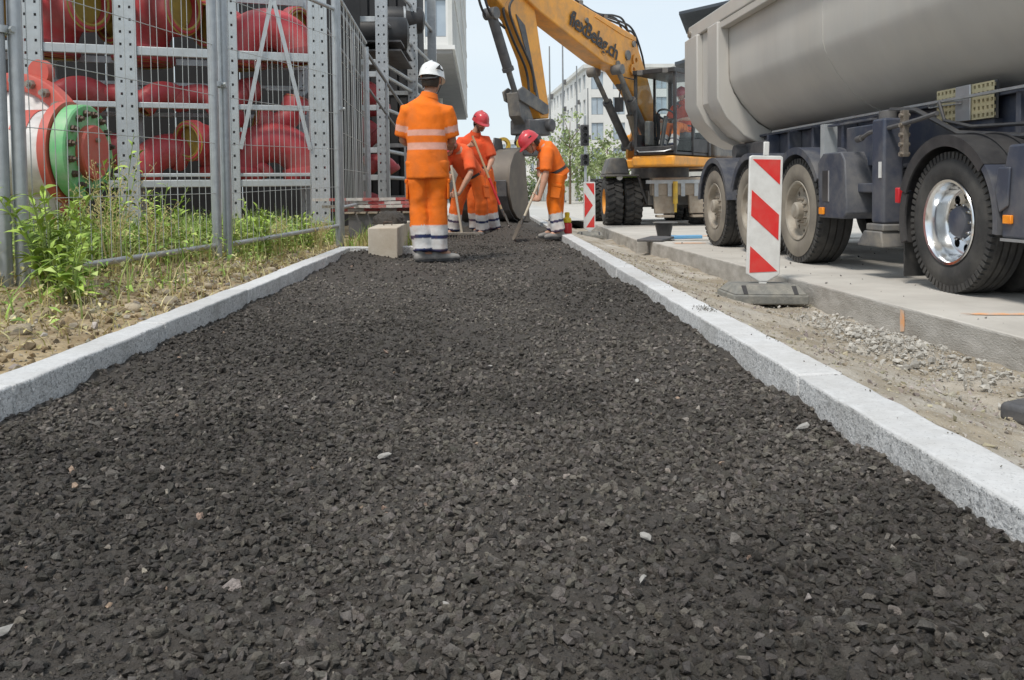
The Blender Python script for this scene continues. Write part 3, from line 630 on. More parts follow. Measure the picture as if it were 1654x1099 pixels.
# --- second rack running back along the path with tanks, and the stair rail in front of it
RB = thing('rear_rack', 'tall grey steel rack behind the white helmeted worker', 'rack', (-1.72,14.4,0), R(0))
for (x, y) in ((0,0),(.28,2.6),(.5,5.2),(-1.9,0),(-1.7,2.6)):
    m = MB(); upright(m, x, y, .1, 5.2, w=.19, dep=.14, holes=(y < 3 and x > -1)); m.build('upright', 'galv', RB)
for z in (.85,1.30,2.0,2.55,2.75,3.45,4.2):
    m = MB(); m.bb((-1.8,.03,z),(-.1,.09,z+.09)); m.build('beam', 'galv_light', RB, bevel=.006)
    m = MB(); m.cyl((-.02,.1,z+.05),(.26,2.6,z+.05),.035,n=8); m.build('beam', 'galv', RB, 40)
    m = MB(); m.cyl((.30,2.7,z+.05),(.5,5.2,z+.05),.035,n=8); m.build('beam', 'galv', RB, 40)
for z in (3.0,3.15):
    m = MB(); m.bb((-1.8,.2,z),(.3,2.4,z+.03)); m.build('deck', 'dark_iron', RB)
for (x, y, z, r_) in ((-.25,-.15,2.98,.24),(.35,3.2,3.35,.3),(-.9,.5,3.75,.3)):
    pass
for j, (x, y, z, r_, ln, lb) in enumerate(((-1.85,15.4,3.12,.30,.9,'black tank lying on the rear rack above the worker with the white helmet'),(-1.6,17.2,3.75,.26,.7,'small black tank at the far end of the rear rack'))):
    t = thing('tank', lb, 'tank', (x,y,z)); m = MB(); m.lathe([(0,-ln/2-.06),(r_*.6,-ln/2-.04),(r_*.95,-ln/2),(r_,-ln/2+.06),(r_,ln/2-.06),(r_*.95,ln/2),(r_*.6,ln/2+.04),(0,ln/2+.06)], (0,0,r_), (1,.15,0), 28); m.build('shell', 'tank_black', t, 40)
    m = MB(); m.lathe([(r_,-.02),(r_+.012,-.02),(r_+.012,.02),(r_,.02)], (0,0,r_), (1,.15,0), 28, closed=True); m.build('strap', 'galv', t, 40)
    m = MB(); m.box((0,0,-.02),(ln*.7,.3,.06)); m.build('saddle', 'dark_iron', t)
rl = thing('stair_rail', 'slanting steel handrail with posts descending behind the fence', 'handrail', (-1.95,11.9,0))
A0, A1 = Vector((-.25,-.3,3.45)), Vector((.62,2.2,1.98))
MB().cyl(A0,A1,.025,n=8).build('handrail', 'rail_grey', rl, 40)
MB().cyl(A0+Vector((0,0,-.0))+Vector((-.5,-.1,.85))*.0+Vector((-.4,-.4,.6)),A0,.025,n=8).build('handrail', 'rail_grey', rl, 40)
for k in (.35,.75,1.0):
    p = A0.lerp(A1,k); MB().cyl((p.x,p.y,.1),p,.02,n=8).build('post', 'rail_grey', rl, 40)
MB().cyl(A0-Vector((0,0,.5)),A1-Vector((0,0,.5)),.018,n=8).build('mid_rail', 'rail_grey', rl, 40)
for k, (x, y, z, r_, s, lb) in enumerate(((-2.3,14.9,1.42,(0,0,.4),1.0,'red elbow with olive mouth in the rear rack, seen through the fence'),(-2.1,15.0,2.1,(0,R(30),.9),.85,'dull red elbow in the middle of the rear rack'),(-2.6,14.9,2.65,(0,R(-15),-.3),.7,'red elbow peeping out near the top of the rear rack'),(-2.15,14.8,.12,(0,0,.2),1.0,'dusty elbow standing on the ground under the rear rack'),(-1.85,14.75,.97,(0,R(15),.2),.6,'small red elbow on the lowest beam of the rear rack'))):
    elbow(EB, False, (x,y,z), r_, lb, s)

ct = thing('equipment_container', 'dark steel equipment container standing behind the rear rack', 'container', (-4.6,17.6,0))
for i in range(16): MB().bb((i*.19,0,.15),(i*.19+.14,.05,5.6)).build('rib', 'screen_dark', ct)
MB().bb((-.05,.051,.1),(3.1,3.5,5.65)).build('shell', 'screen_dark', ct)
for k in range(5): MB().bb((-.05,-.03,.5+k*1.05),(3.1,-.003,.58+k*1.05)).build('ledge', 'galv', ct)
# --- pallet with red-white barrier boards
pl = thing('pallet', 'dark timber pallet under the stacked barrier boards', 'pallet', (-1.38,11.4,.08))
for k in range(3): MB().bb((-.38,-.45+k*.4,0),(.38,-.35+k*.4,.30)).build('bearer', 'dark_iron', pl, bevel=.005)
for k in range(6): MB().bb((-.42+k*.145,-.5,.302),(-.42+k*.145+.12,.5,.325)).build('deck_board', 'exc_brown', pl, bevel=.003)
for k, (dx, dy, dz, rz, lb) in enumerate(((0,0,0,.05,'lowest red and white barrier board on the pallet'),(-.1,-.12,.045,-.12,'second red and white barrier board up from the pallet'),(.06,-.05,.09,.02,'third red and white barrier board in the stack'),(-.22,-.1,.135,.14,'uppermost red and white barrier board, poking out to the left'))):
    t = thing('barrier_board', lb, 'barrier board', (-1.38+dx,11.2+dy,.41+dz), rz, 'barrier boards stacked on the pallet')
    for j in range(6):
        MB().bb((-.62+j*.207,-.1,0),(-.62+j*.207+.2065,.1,.035)).build('stripe', 'red_old' if (j+k)%2 == 0 else 'white_old', t)

# --- concrete block and the black heap on it
bk = thing('concrete_block', 'long pale concrete block lying at the end of the left kerb', 'block', (-1.02,9.15,-.02), R(1.2))
m = MB(); m.bb((-.14,-.93,0),(.14,.95,.335)); m.build('block_body', 'concrete_block', bk, bevel=.012, seg=3)
for yy in (-.4,.45):
    m = MB(); m.tube([(-.04,yy,.33),(-.04,yy,.37),(.04,yy,.37),(.04,yy,.33)], .006, 6); m.build('lifting_loop', 'bolt_dark', bk, 40)
bv = bmesh.new(); bmesh.ops.create_icosphere(bv, subdivisions=4, radius=1)
me = bpy.data.meshes.new('black_heap'); bv.to_mesh(me); bv.free()
co = np.zeros(len(me.vertices)*3); me.vertices.foreach_get('co', co); co = co.reshape(-1,3)
co[:,2] = np.maximum(co[:,2],-.05); co *= np.array([.17,.28,.13])*(1+.5*fbm(co[:,0]*3+co[:,2]*2, co[:,1]*3-co[:,2], 2, 4, 3))[:,None]*1.0
me.vertices.foreach_set('co', co.ravel()); me.polygons.foreach_set('use_smooth', [True]*len(me.polygons)); me.update()
o = link('asphalt_heap', me, 'asphalt_base'); o.location = (-1.06,9.3,.318); tag(o, 'small black heap of asphalt on top of the concrete block', 'heap')

# ================================================================== WEEDS
def blades(name, n, area, hmin, hmax, cols, label, lean=.45, w=.004, hfun=bank_h, seed=1, dens=None):
    rg = np.random.RandomState(seed); x = rg.uniform(area[0],area[1],n); y = rg.uniform(area[2],area[3],n)
    if dens is not None:
        k = rg.rand(n) < np.clip(dens(x,y),0,1); x, y = x[k], y[k]
    n = len(x); z = hfun(x, y); h = rg.uniform(hmin,hmax,n)*(.6+.8*(fbm(x,y,2.5,2,seed)+.5)); a = rg.uniform(0,2*PI,n); le = np.abs(rg.normal(0,lean,n))*h; wd_ = w*rg.uniform(.6,1.4,n)
    L = 5; V = np.zeros((n,L*2,3)); pa = a+PI/2+rg.normal(0,.5,n)
    for i in range(L):
        t = i/(L-1); cx = x+np.cos(a)*le*t**2; cy = y+np.sin(a)*le*t**2; cz = z-.01+h*(t-.18*t**3*np.minimum(1,le/h*1.6)); ww = wd_*(1-t**1.6*.93)
        V[:,2*i] = np.stack([cx+np.cos(pa)*ww,cy+np.sin(pa)*ww,cz],1); V[:,2*i+1] = np.stack([cx-np.cos(pa)*ww,cy-np.sin(pa)*ww,cz],1)
    f = np.array([[2*i,2*i+1,2*i+3,2*i+2] for i in range(L-1)]); F = (f[None]+(np.arange(n)*L*2)[:,None,None]).ravel()
    ci = rg.randint(0,len(cols),n); C = np.array(cols)[ci]*rg.uniform(.75,1.2,(n,1)); C = np.repeat(C,L*2,0)
    o = link(name, np_mesh(name, V.reshape(-1,3), F, 4, C), 'leaf'); return tag(o, label, 'grass', kind='stuff')
GREEN = [(.28,.42,.08),(.34,.48,.11),(.22,.35,.07),(.42,.50,.16)]
STRAW = [(.60,.50,.24),(.52,.42,.20),(.66,.57,.32),(.45,.42,.18)]
def fline(y): return np.where(y < 9.35, -2.6+.205*(y-4.9)+.03*np.sin(y), -1.62)
def wdens(x, y): return np.clip((fline(y)-x)*3.0+.10,0.07,1)*(.35+1.1*np.clip(fbm(x,y,1.3,3,91)+.32,0,1))
blades('grass', 9500, (-4.2,-1.7,3.6,10.5), .10,.42, GREEN, 'green grass and weeds growing through the fence', w=.005, seed=3, dens=wdens)
blades('dry_grass', 3600, (-3.2,-1.62,3.6,9.6), .10,.40, STRAW, 'dry straw coloured grass on the earth bank', w=.0022, lean=.9, seed=4, dens=lambda x,y: wdens(x,y)*.9+.10*np.clip((-1.6-x)*3,0,1))
blades('trampled_straw', 5200, (-2.7,-1.57,3.2,9.4), .05,.14, STRAW, 'short trampled straw on the bare earth before the fence', w=.003, lean=1.6, seed=14, dens=lambda x,y: .25+1.2*np.clip(fbm(x,y,1.8,3,95),0,1))
blades('verge_grass', 1800, (-1.55,-.75,9.0,13), .05,.22, GREEN+STRAW, 'short grass beside the concrete block', w=.006, seed=5, hfun=lambda x,y: x*0+.075)
blades('yard_grass', 3800, (-8,-4.0,4.5,10), .15,.6, GREEN, 'tall grass in the yard behind the fence', w=.007, seed=6)
def undergrowth(name, n, area, hmax, cols, label, seed, size=.03, dens=None):
    """tangle of small folded leaves, denser in clumps"""
    rg = np.random.RandomState(seed); x = rg.uniform(area[0],area[1],n); y = rg.uniform(area[2],area[3],n)
    hh = hmax*np.clip(.45+1.5*fbm(x,y,1.7,3,seed),.08,1.3)
    if dens is not None: k = rg.rand(n) < np.clip(dens(x,y),0,1); x, y, hh = x[k], y[k], hh[k]
    n = len(x); z = bank_h(x,y)+hh*rg.rand(n)**.8; a = rg.uniform(0,2*PI,n); el = rg.uniform(-.5,.9,n); L = size*rg.uniform(.5,1.5,n); W = L*rg.uniform(.14,.34,n)
    d = np.stack([np.cos(a)*np.cos(el),np.sin(a)*np.cos(el),np.sin(el)],1); s = np.stack([-np.sin(a),np.cos(a),rg.uniform(-.5,.5,n)],1); p = np.stack([x,y,z],1); up = np.array([0,0,1])*(W*.5)[:,None]
    V = np.stack([p, p+d*L[:,None]*.5+s*W[:,None]+up, p+d*L[:,None]*.55, p+d*L[:,None]-up*.6, p+d*L[:,None]*.5-s*W[:,None]+up],1)
    F = (np.array([[0,2,1],[1,2,3],[0,4,2],[2,4,3]])[None]+(np.arange(n)*5)[:,None,None]).ravel()
    C = np.array(cols)[rg.randint(0,len(cols),n)]*rg.uniform(.65,1.25,(n,1))
    o = link(name, np_mesh(name, V.reshape(-1,3), F, 3, np.repeat(C,5,0)), 'leaf'); return tag(o, label, 'weeds', kind='stuff')
UG = GREEN+[(.46,.52,.14),(.50,.46,.20)]
undergrowth('weeds', 26000, (-3.6,-1.75,3.3,10.2), .48, UG, 'tangle of green weeds along the foot of the fence', 31, .045, lambda x,y: wdens(x,y)*1.2)
undergrowth('dry_weeds', 7000, (-3.0,-1.6,3.0,9.6), .22, STRAW, 'withered stems and leaves tangled on the bank', 32, .032, lambda x,y: wdens(x,y)*.8+.34*np.clip(.4+2*fbm(x,y,2.2,3,61),0,1))
# feathery dry stalk clumps
def stalk_clump(loc, n, h, cols, label, seed):
    rg = np.random.RandomState(seed); t = thing('dry_weed', label, 'weed', loc, 0, 'dry weeds on the bank'); m = MB(); s = MB()
    for k in range(n):
        a = rg.uniform(0,2*PI); l = rg.uniform(.05,.45)*h; hh = h*rg.uniform(.6,1); pts = [(0.03*math.cos(a),.03*math.sin(a),-.02),(l*.35*math.cos(a),l*.35*math.sin(a),hh*.55),(l*math.cos(a),l*math.sin(a),hh)]
        m.tube(pts,[.0028,.002,.001],5)
        for j in range(9):
            f = .5+.5*j/9; p = Vector(pts[1]).lerp(Vector(pts[2]),(f-.5)*2); b = rg.uniform(0,2*PI); q = p+Vector((math.cos(b),math.sin(b),.6))*rg.uniform(.02,.05)
            s.tube([p,q],[.0018,.001],4); s.ell(q,(.004,.004,.008),nu=5,nv=3)
    m.build('stalk', 'straw', t, 60); s.build('seed_heads', 'straw', t, 60)
def bh(x, y): return float(bank_h(np.array([x]),np.array([y]))[0])
for k, (x, y, h) in enumerate(((-2.5,5.85,.62),(-2.42,6.35,.5),(-2.75,6.3,.8),(-1.98,8.2,.4),(-1.72,8.75,.36))):
    stalk_clump((x,y,bh(x,y)), 13, h, STRAW, ('tall dry weed clump in the middle of the second fence panel','low dry weed clump just behind the bottom rail','tallest dry weed with pale seed heads behind the fence','small dry weed clump below the arched elbow','dry weed clump at the corner where the kerb ends')[k], 20+k)
# leafy plants with single leaves
leaf_me = []
for k in range(4):
    L = 1.0; W = (.15,.13,.19,.16)[k]; dr = (.15,.35,.25,.5)[k]; vs = []; fs = []
    prof = [0,.55,.95,1,.8,.45,.02]
    for i, p in enumerate(prof):
        t = i/6; z = .12*math.sin(t*2.2)-dr*t*t; x = L*t
        vs += [(x,-W*p,z+.10*W*p*3),(x,0,z),(x,W*p,z+.10*W*p*3)]
    for i in range(6):
        for j in (0,1): fs.append((i*3+j,i*3+j+1,i*3+j+4,i*3+j+3))
    me = bpy.data.meshes.new('leaf'); me.from_pydata(vs,[],fs); me.polygons.foreach_set('use_smooth',[True]*len(fs)); me.materials.append(MATS['leaf_big']); leaf_me.append(me)
def leafy(loc, stems, h, nl, ls, label, seed, spread=.3):
    rg = np.random.RandomState(seed); t = thing('leafy_plant', label, 'plant', loc, 0, 'leafy weeds along the fence')
    for s in range(stems):
        a = rg.uniform(0,2*PI); l = spread*rg.uniform(.2,1); hh = h*rg.uniform(.65,1); b = Vector((.04*math.cos(a),.04*math.sin(a),-.03)); e = Vector((l*math.cos(a),l*math.sin(a),hh)); mid = b.lerp(e,.5)+Vector((-.12*l*math.cos(a),-.12*l*math.sin(a),.06*hh))
        m = MB(); P_ = [b, b.lerp(mid,.5)+Vector((0,0,.01)), mid, mid.lerp(e,.5)+Vector((0,0,.008)), e]; m.tube(P_,[.006,.005,.0045,.0035,.002],6); m.build('stem', 'stem', t, 60)
        for i in range(nl):
            f = .12+.88*(i/nl); k = min(3,int(f*4)); p = P_[k].lerp(P_[k+1], f*4-k) if k < 4 else e
            o = link('leaf', leaf_me[rg.randint(4)], None, t); o.location = p; sc = ls*(1.15-.65*f)*rg.uniform(.75,1.2); o.scale = (sc,sc*rg.uniform(.8,1.2),sc)
            o.rotation_euler = (rg.normal(0,.25), -.1-.65*f+rg.normal(0,.25), i*2.4+rg.normal(0,.3))
    return t
leafy((-2.36,4.75,bh(-2.36,4.75)), 15, .62, 17, .135, 'bushy bright green plant hiding the start of the bottom rail', 1, .32)
leafy((-2.12,4.40,bh(-2.12,4.40)), 9, .34, 12, .12, 'low bright green plant in front of the bushy one', 2, .25)
leafy((-1.93,3.05,bh(-1.93,3.05)), 2, .20, 8, .10, 'lone green sprout among the stones by the left picture edge', 3, .06)
leafy((-2.35,3.75,bh(-2.35,3.75)), 6, .34, 11, .11, 'ragged green weed at the foot of the leftmost post', 4, .25)
leafy((-2.05,7.75,bh(-2.05,7.75)), 6, .50, 13, .13, 'green weed behind the bottom rail below the arched elbow', 5, .25)
leafy((-1.85,8.9,bh(-1.85,8.9)), 5, .42, 12, .12, 'small green weed beside the corner post', 6, .2)
leafy((-2.75,7.3,bh(-2.75,7.3)), 6, .75, 13, .14, 'tall green weed between the fence and the perforated upright', 7, .3)
leafy((-3.35,8.0,bh(-3.35,8.0)), 6, 1.15, 14, .14, 'tall leafy weed growing against the green ring of the drum', 8, .35)
leafy((-2.5,6.6,bh(-2.5,6.6)), 5, .5, 12, .12, 'mid green weed behind the posts beside the braces', 9, .3)
leafy((-2.48,5.25,bh(-2.48,5.25)), 8, .55, 14, .11, 'yellow green weed just right of the bushy plant', 10, .3)
leafy((-2.62,5.9,bh(-2.62,5.9)), 7, .62, 14, .11, 'green weed behind the tall dry stalks', 11, .3)
leafy((-2.2,8.1,bh(-2.2,8.1)), 7, .55, 13, .11, 'broad green weed in the middle of the braced panel', 12, .35)
leafy((-2.2,3.35,bh(-2.2,3.35)), 4, .24, 9, .10, 'small green weed low at the left picture edge', 13, .2)

# ================================================================== TRUCK
TO = (3.2,5.95,-.1); TA = .05
def holed_ring(m, o, axis, r0, r1, h, n, rc, hr, depth=.03):
    """annulus r0..r1 at height h with n round holes of radius hr on circle rc, each with a short wall behind"""
    o = Vector(o); x, y, z = frame(axis); K = 12
    for s in range(n):
        a0 = 2*PI*s/n; a1 = 2*PI*(s+1)/n; am = (a0+a1)/2
        def pol(r, a): return o+z*h+(x*math.cos(a)+y*math.sin(a))*r
        bd = [pol(r1,a0),pol(r1,a0+(am-a0)*.5),pol(r1,am),pol(r1,am+(a1-am)*.5),pol(r1,a1),pol((r1*2+r0)/3,a1),pol((r1+2*r0)/3,a1),pol(r0,a1),pol(r0,am),pol(r0,a0),pol((r1+2*r0)/3,a0),pol((r1*2+r0)/3,a0)]
        c = pol(rc,am); er = (x*math.cos(am)+y*math.sin(am)); et = z.cross(er)
        hole = []
        for b in bd:
            d = b-c; ang = math.atan2(d.dot(et),d.dot(er)); hole.append(c+(er*math.cos(ang)+et*math.sin(ang))*hr)
        back = [p-z*depth for p in hole]
        m.add(bd+hole+back, [(i,(i+1)%K,K+(i+1)%K,K+i) for i in range(K)]+[(K+i,K+(i+1)%K,2*K+(i+1)%K,2*K+i) for i in range(K)])
def wheel(parent, c, Rt, W, out, kind):
    """c: centre of the outer tyre face; out: outward axis (unit); the tyre reaches inward by W"""
    c = Vector(c); out = Vector(out); rr = .285
    t = bpy.data.objects.new('wheel', None); COL.objects.link(t); t.parent = parent; t.location = c
    tm = 'rubber_dusty' if kind == 'dusty' else 'rubber'
    m = MB(); sw = [(rr,-.035),(rr+.03,-.012),(rr+.09,.0),(Rt-.10,-.004),(Rt-.045,-.02),(Rt-.012,-.045)]
    mid = []
    ng = 4 if kind != 'plain' else 3
    for k in range(ng):
        w0 = -.05-(W-.10)*(k)/ng; w1 = -.05-(W-.10)*(k+1)/ng
        mid += [(Rt,w0-.008),(Rt,w1+.008),(Rt-.014,w1+.006),(Rt-.014,w1-.006)]
    bk = [(Rt-.012,-W+.045),(Rt-.045,-W+.02),(rr+.05,-W+.0),(rr,-W+.03)]
    m.lathe(sw+mid+bk, (0,0,0), out, 72)
    x, y, z = frame(out)
    if kind in ('chrome','dusty'):          # shoulder lugs
        n = 64 if kind == 'chrome' else 48
        for i in range(n):
            a = 2*PI*i/n; e = x*math.cos(a)+y*math.sin(a); tt = z.cross(e); rot = Matrix((tt,z,e)).transposed()
            m.box(e*(Rt-.028)-z*.040,(2*PI*Rt/n*.58,.05,.05),rot)
    m.build('tyre', 'rubber' if kind in ('chrome',) else 'rubber', t, 40)
    if kind == 'dusty':                      # dust caked on the side wall
        MB().lathe([(rr+.012,-.020),(rr+.035,-.004),(rr+.09,.0035),(Rt-.11,.0005),(Rt-.06,-.010)], (0,0,0), out, 72).build('dusty_side_wall', 'rubber_dusty', t, 60)
    rm = 'chrome' if kind == 'chrome' else 'rim_dirty'
    m = MB()
    if kind == 'chrome':
        m.lathe([(rr,-.03),(rr+.018,-.012),(rr+.014,-.004),(rr-.004,-.008),(rr-.018,-.03),(rr-.026,-.09),(rr-.04,-.135),(rr-.05,-.15)], (0,0,0), out, 64)
        holed_ring(m, (0,0,0), out, .13, rr-.05, -.15, 10, .188, .033, .04)
        m.lathe([(.13,-.15),(.125,-.13),(.115,-.125)], (0,0,0), out, 48)
    else:
        m.lathe([(rr,-.03),(rr+.012,-.014),(rr+.006,-.006),(rr-.012,-.014),(rr-.022,-.05),(rr-.03,-.085)], (0,0,0), out, 64)
        holed_ring(m, (0,0,0), out, .15, rr-.03, -.085, 10, .205, .024, .03)
        m.lathe([(.15,-.085),(.145,-.07),(.13,-.068)], (0,0,0), out, 48)
    m.build('rim', rm, t, 35)
    MB().lathe([(.0,-.24),(rr-.02,-.24),(rr-.01,-.2)], (0,0,0), out, 32).build('brake_drum', 'dark_iron', t, 40)
    m = MB()
    hb = -.125 if kind == 'chrome' else -.068
    if kind == 'chrome': m.lathe([(.115,hb),(.112,hb+.03),(.10,hb+.05),(.06,hb+.06),(0,hb+.062)], (0,0,0), out, 40); m.build('hub_cap', 'navy', t, 40)
    else:
        m.lathe([(.13,hb),(.10,hb+.01),(.085,hb+.02),(.085,hb+.075),(.07,hb+.09),(0,hb+.092)], (0,0,0), out, 32); m.build('hub', 'rim_dirty', t, 40)
    for i in range(10):
        a = 2*PI*i/10; e = x*math.cos(a)+y*math.sin(a); rb = .1675 if kind == 'chrome' else .1675
        zb = -.15 if kind == 'chrome' else -.085
        if kind == 'chrome': p = e*.122
        else: p = e*.115
        MB().cyl(p+z*(hb-.002),p+z*(hb+.028),.0145,n=6).cyl(p+z*(hb+.028),p+z*(hb+.04),.008,n=6).build('wheel_nut', 'bolt_dull' if kind != 'chrome' else 'chrome', t, 30)
    return t

# ---------------- trailer
TR = thing('tipper_trailer', 'grey half-pipe tipper trailer on navy chassis parked on the road slab', 'trailer', TO, TA)
TW = 2.5
SEC = [(.14,2.98),(.142,2.7),(.145,2.4),(.15,2.15),(.172,2.07),(.215,1.98),(.30,1.84),(.42,1.70),(.50,1.62),(.60,1.55),(.74,1.48),(.92,1.445),(1.25,1.43)]
SECF = SEC+[(TW-t,u) for t,u in SEC[-2::-1]]
def offset(sec, d):
    out = []
    for i, (t,u) in enumerate(sec):
        a = sec[max(0,i-1)]; b = sec[min(len(sec)-1,i+1)]; tx, uz = b[0]-a[0], b[1]-a[1]; L = math.hypot(tx,uz); nx, nz_ = uz/L, -tx/L
        out.append((t+nx*d, u+nz_*d))
    return out
def tub_shell(m, s0, s1, d_out, d_in, lim=None):
    o_ = offset(SECF, d_out); i_ = offset(SECF, d_in); ring = o_+i_[::-1]
    m.loft([[(t,s0,u) for t,u in ring],[(t,s1,u) for t,u in ring]])
m = MB(); tub_shell(m, -3.0, 6.15, 0, -.012); m.build('tub', 'tub_grey', TR, 25)
POST = [(-.015,2.868),(-.015,1.90),(.10,1.66),(.33,1.42),(.56,1.31),(.75,1.30),(.75,1.455),(.52,1.585),(.31,1.815),(.21,1.965),(.156,2.11),(.148,2.20),(.142,2.868)]
for mir in (0,1):
    def mt_(t): return TW-t if mir else t
    for s0, s1, inset in ((5.08,5.50,0),(5.98,6.58,0),(5.51,5.97,.085)):
        q = [(mt_(t+(inset if i < 6 else 0)),s0,u+(inset*.4 if 2 <= i < 6 else 0)) for i, (t,u) in enumerate(POST)]
        m = MB(); m.prism(q, (0,s1-s0,0)); m.build('rear_post' if not inset else 'post_panel', 'tub_grey', TR, bevel=.018 if not inset else 0, seg=3)
m = MB(); m.prism([(t,6.16,u) for t,u in SECF], (0,.10,0)); m.build('tailgate', 'tub_grey', TR)
m = MB(); m.prism([(t,-3.06,u) for t,u in SECF], (0,.05,0)); m.build('headboard', 'tub_grey', TR)
for t in (.02,TW-.16):
    m = MB(); m.bb((t,-3.0,2.87),(t+.14,6.50,3.05)); m.build('top_rail', 'tub_grey', TR, bevel=.015)
m = MB(); m.bb((.03,-3.0,2.78),(.138,5.08,2.868)); m.build('rail_lip', 'tub_grey', TR, bevel=.008)
for sw in (-.6,2.35):
    o_ = offset(SEC, .004); i_ = offset(SEC, -.002); m = MB(); m.loft([[(t,sw,u) for t,u in o_+i_[::-1]],[(t,sw+.014,u) for t,u in o_+i_[::-1]]]); m.build('weld_seam', 'tub_grey', TR, 30)
m = MB(); m.cyl((-.01,6.40,2.94),(.05,6.40,2.94),.05,n=16); m.build('gate_hinge', 'bolt_dull', TR, 40)
# chassis
for t in (.60,TW-.68):
    m = MB(); m.bb((t,-1.6,.95),(t+.08,5.55,1.40)); m.build('chassis_beam', 'navy', TR, bevel=.005)
    m = MB(); m.bb((t-.06,-1.6,1.402),(t+.14,5.55,1.43)); m.build('beam_flange', 'navy', TR, bevel=.004)
    m = MB(); m.bb((t-.06,-1.6,.92),(t+.14,5.55,.948)); m.build('beam_flange', 'navy', TR, bevel=.004)
for s in (4.55,3.9,3.25,2.55,1.85,-.1):
    m = MB(); m.bb((.45,s,.96),(.598,s+.05,1.395)); m.build('gusset', 'navy', TR, bevel=.004)
m = MB(); m.bb((.40,-1.5,1.405),(.44,4.3,1.425)); m.build('edge_strip', 'galv', TR)
m = MB(); m.bb((.45,4.6,1.0),(2.05,5.75,1.34)); m.build('pivot_block', 'dark_iron', TR, bevel=.02)
m = MB(); m.cyl((.30,5.35,1.22),(2.2,5.35,1.22),.09,n=18); m.build('pivot_shaft', 'dark_iron', TR, 40)
m = MB(); m.bb((.52,5.15,1.06),(.58,5.6,1.52)); m.build('pivot_bracket', 'tub_grey', TR, bevel=.02)
m = MB(); m.bb((.15,5.86,.55),(2.35,5.98,.75)); m.build('rear_bumper', 'navy', TR, bevel=.01)
for k, s in enumerate((2.62,3.95,5.28)):
    m = MB(); m.cyl((.25,s,.52),(TW-.25,s,.52),.075,n=16); m.build('axle', 'dark_iron', TR, 40)
    m = MB(); m.bb((.62,s-.5,.6),(.70,s+.1,.72)); m.build('spring_arm', 'dark_iron', TR, bevel=.01)
    m = MB(); m.cyl((.68,s+.35,.62),(.68,s+.35,.9),.13,n=18); m.build('air_spring', 'rubber', TR, 40)
    wheel(TR, (0,s,.52), .52, .385, (-1,0,0), 'dusty')
    wheel(TR, (TW,s,.52), .52, .385, (1,0,0), 'plain')
def guard(parent, s, rad, a0, a1, t0, t1, mat, name='mudguard', zc=.52, th=.018, lip=.03, n=22):
    """arched mudguard: a bent sheet with a turned-down outer lip"""
    m = MB(); rings = []
    for i in range(n+1):
        a = R(a0+(a1-a0)*i/n); c, q = math.cos(a), math.sin(a)
        def p(t, r): return (t, s+c*r, zc+q*r)
        rings.append([p(t0,rad-lip),p(t0-.004,rad+th),p(t1,rad+th),p(t1,rad),p(t0+.015,rad),p(t0+.015,rad-lip)])
    m.loft(rings); return m.build(name, mat, parent, 40)
guard(TR, 5.28, .61, 8, 172, -.02, .42, 'navy_guard', lip=.05)
guard(TR, 3.95, .61, 20, 160, -.02, .42, 'navy_guard', lip=.05)
guard(TR, 2.62, .61, 5, 150, -.02, .42, 'navy_guard', lip=.05)
for s in (2.62,3.95,5.28): guard(TR, s, .61, 10, 170, TW-.42, TW+.02, 'navy_guard')
for s in (2.62,3.95,5.28):
    m = MB(); m.bb((.3,s-.03,1.10),(.62,s+.03,1.15)); m.build('guard_bracket', 'navy', TR)
# panel and box ahead of the mudguard, lamp
m = MB(); m.prism([(-.012,2.10,.98),(-.012,1.98,1.06),(-.012,1.62,1.06),(-.012,1.55,.98),(-.012,1.50,.52),(-.012,1.58,.47),(-.012,2.06,.47)], (.30,0,0)); m.build('guard_box', 'navy_guard', TR, bevel=.012)
m = MB(); m.bb((-.018,1.86,.62),(-.0125,1.98,.90)); m.build('box_recess', 'black_plastic', TR)
m = MB(); m.bb((-.019,1.845,.62),(-.0125,1.858,.90)); m.build('box_trim', 'alu', TR)
m = MB(); m.bb((-.035,1.93,.50),(-.0125,2.02,.565)); m.build('side_lamp', 'lamp_orange', TR, bevel=.006)
m = MB(); m.bb((-.005,1.97,1.0),(.0,2.05,1.33)); m.bb((.0,1.97,1.0),(.12,1.975,1.33)); m.build('angle_post', 'galv_light', TR)
m = MB(); m.bb((.20,1.14,.93),(.28,1.96,1.29)); m.build('side_plate', 'navy', TR, bevel=.01)
m = MB(); m.bb((.02,1.14,1.30),(.07,1.96,1.318)); m.build('side_rail', 'navy_guard', TR)
m = MB(); m.bb((.1,1.1,.70),(.35,1.6,.78)); m.build('cross_arm', 'navy', TR, bevel=.01)
# landing leg
m = MB(); m.bb((.02,.93,.45),(.19,1.13,1.30)); m.build('landing_leg', 'navy', TR, bevel=.02, seg=3)
m = MB(); m.bb((.0,.90,.39),(.21,1.18,.448)); m.prism([(-.01,.88,.26),(-.01,1.32,.26),(-.01,1.20,.388),(-.01,.92,.388)], (.24,0,0)); m.build('leg_foot', 'exc_grey', TR, bevel=.012)
m = MB(); m.cyl((.105,1.03,1.29),(.105,1.03,1.36),.07,n=16); m.build('leg_head', 'dark_iron', TR, 40)
m = MB(); m.tube([(.06,1.40,1.16),(.04,1.20,1.20),(.06,.9,1.22),(.08,.55,1.25),(.09,.30,1.28)], .018, 8); m.cyl((.05,1.44,1.155),(.05,1.36,1.165),.028,n=10); m.build('crank', 'dark_iron', TR, 40)
m = MB(); m.bb((.06,.70,.98),(.10,.76,1.34)); 
for k in range(5): m.cyl((.04,.73,1.0+k*.075),(.12,.73,1.0+k*.075),.018,n=8)
m.build('valve_strip', 'bolt_dull', TR, 40)
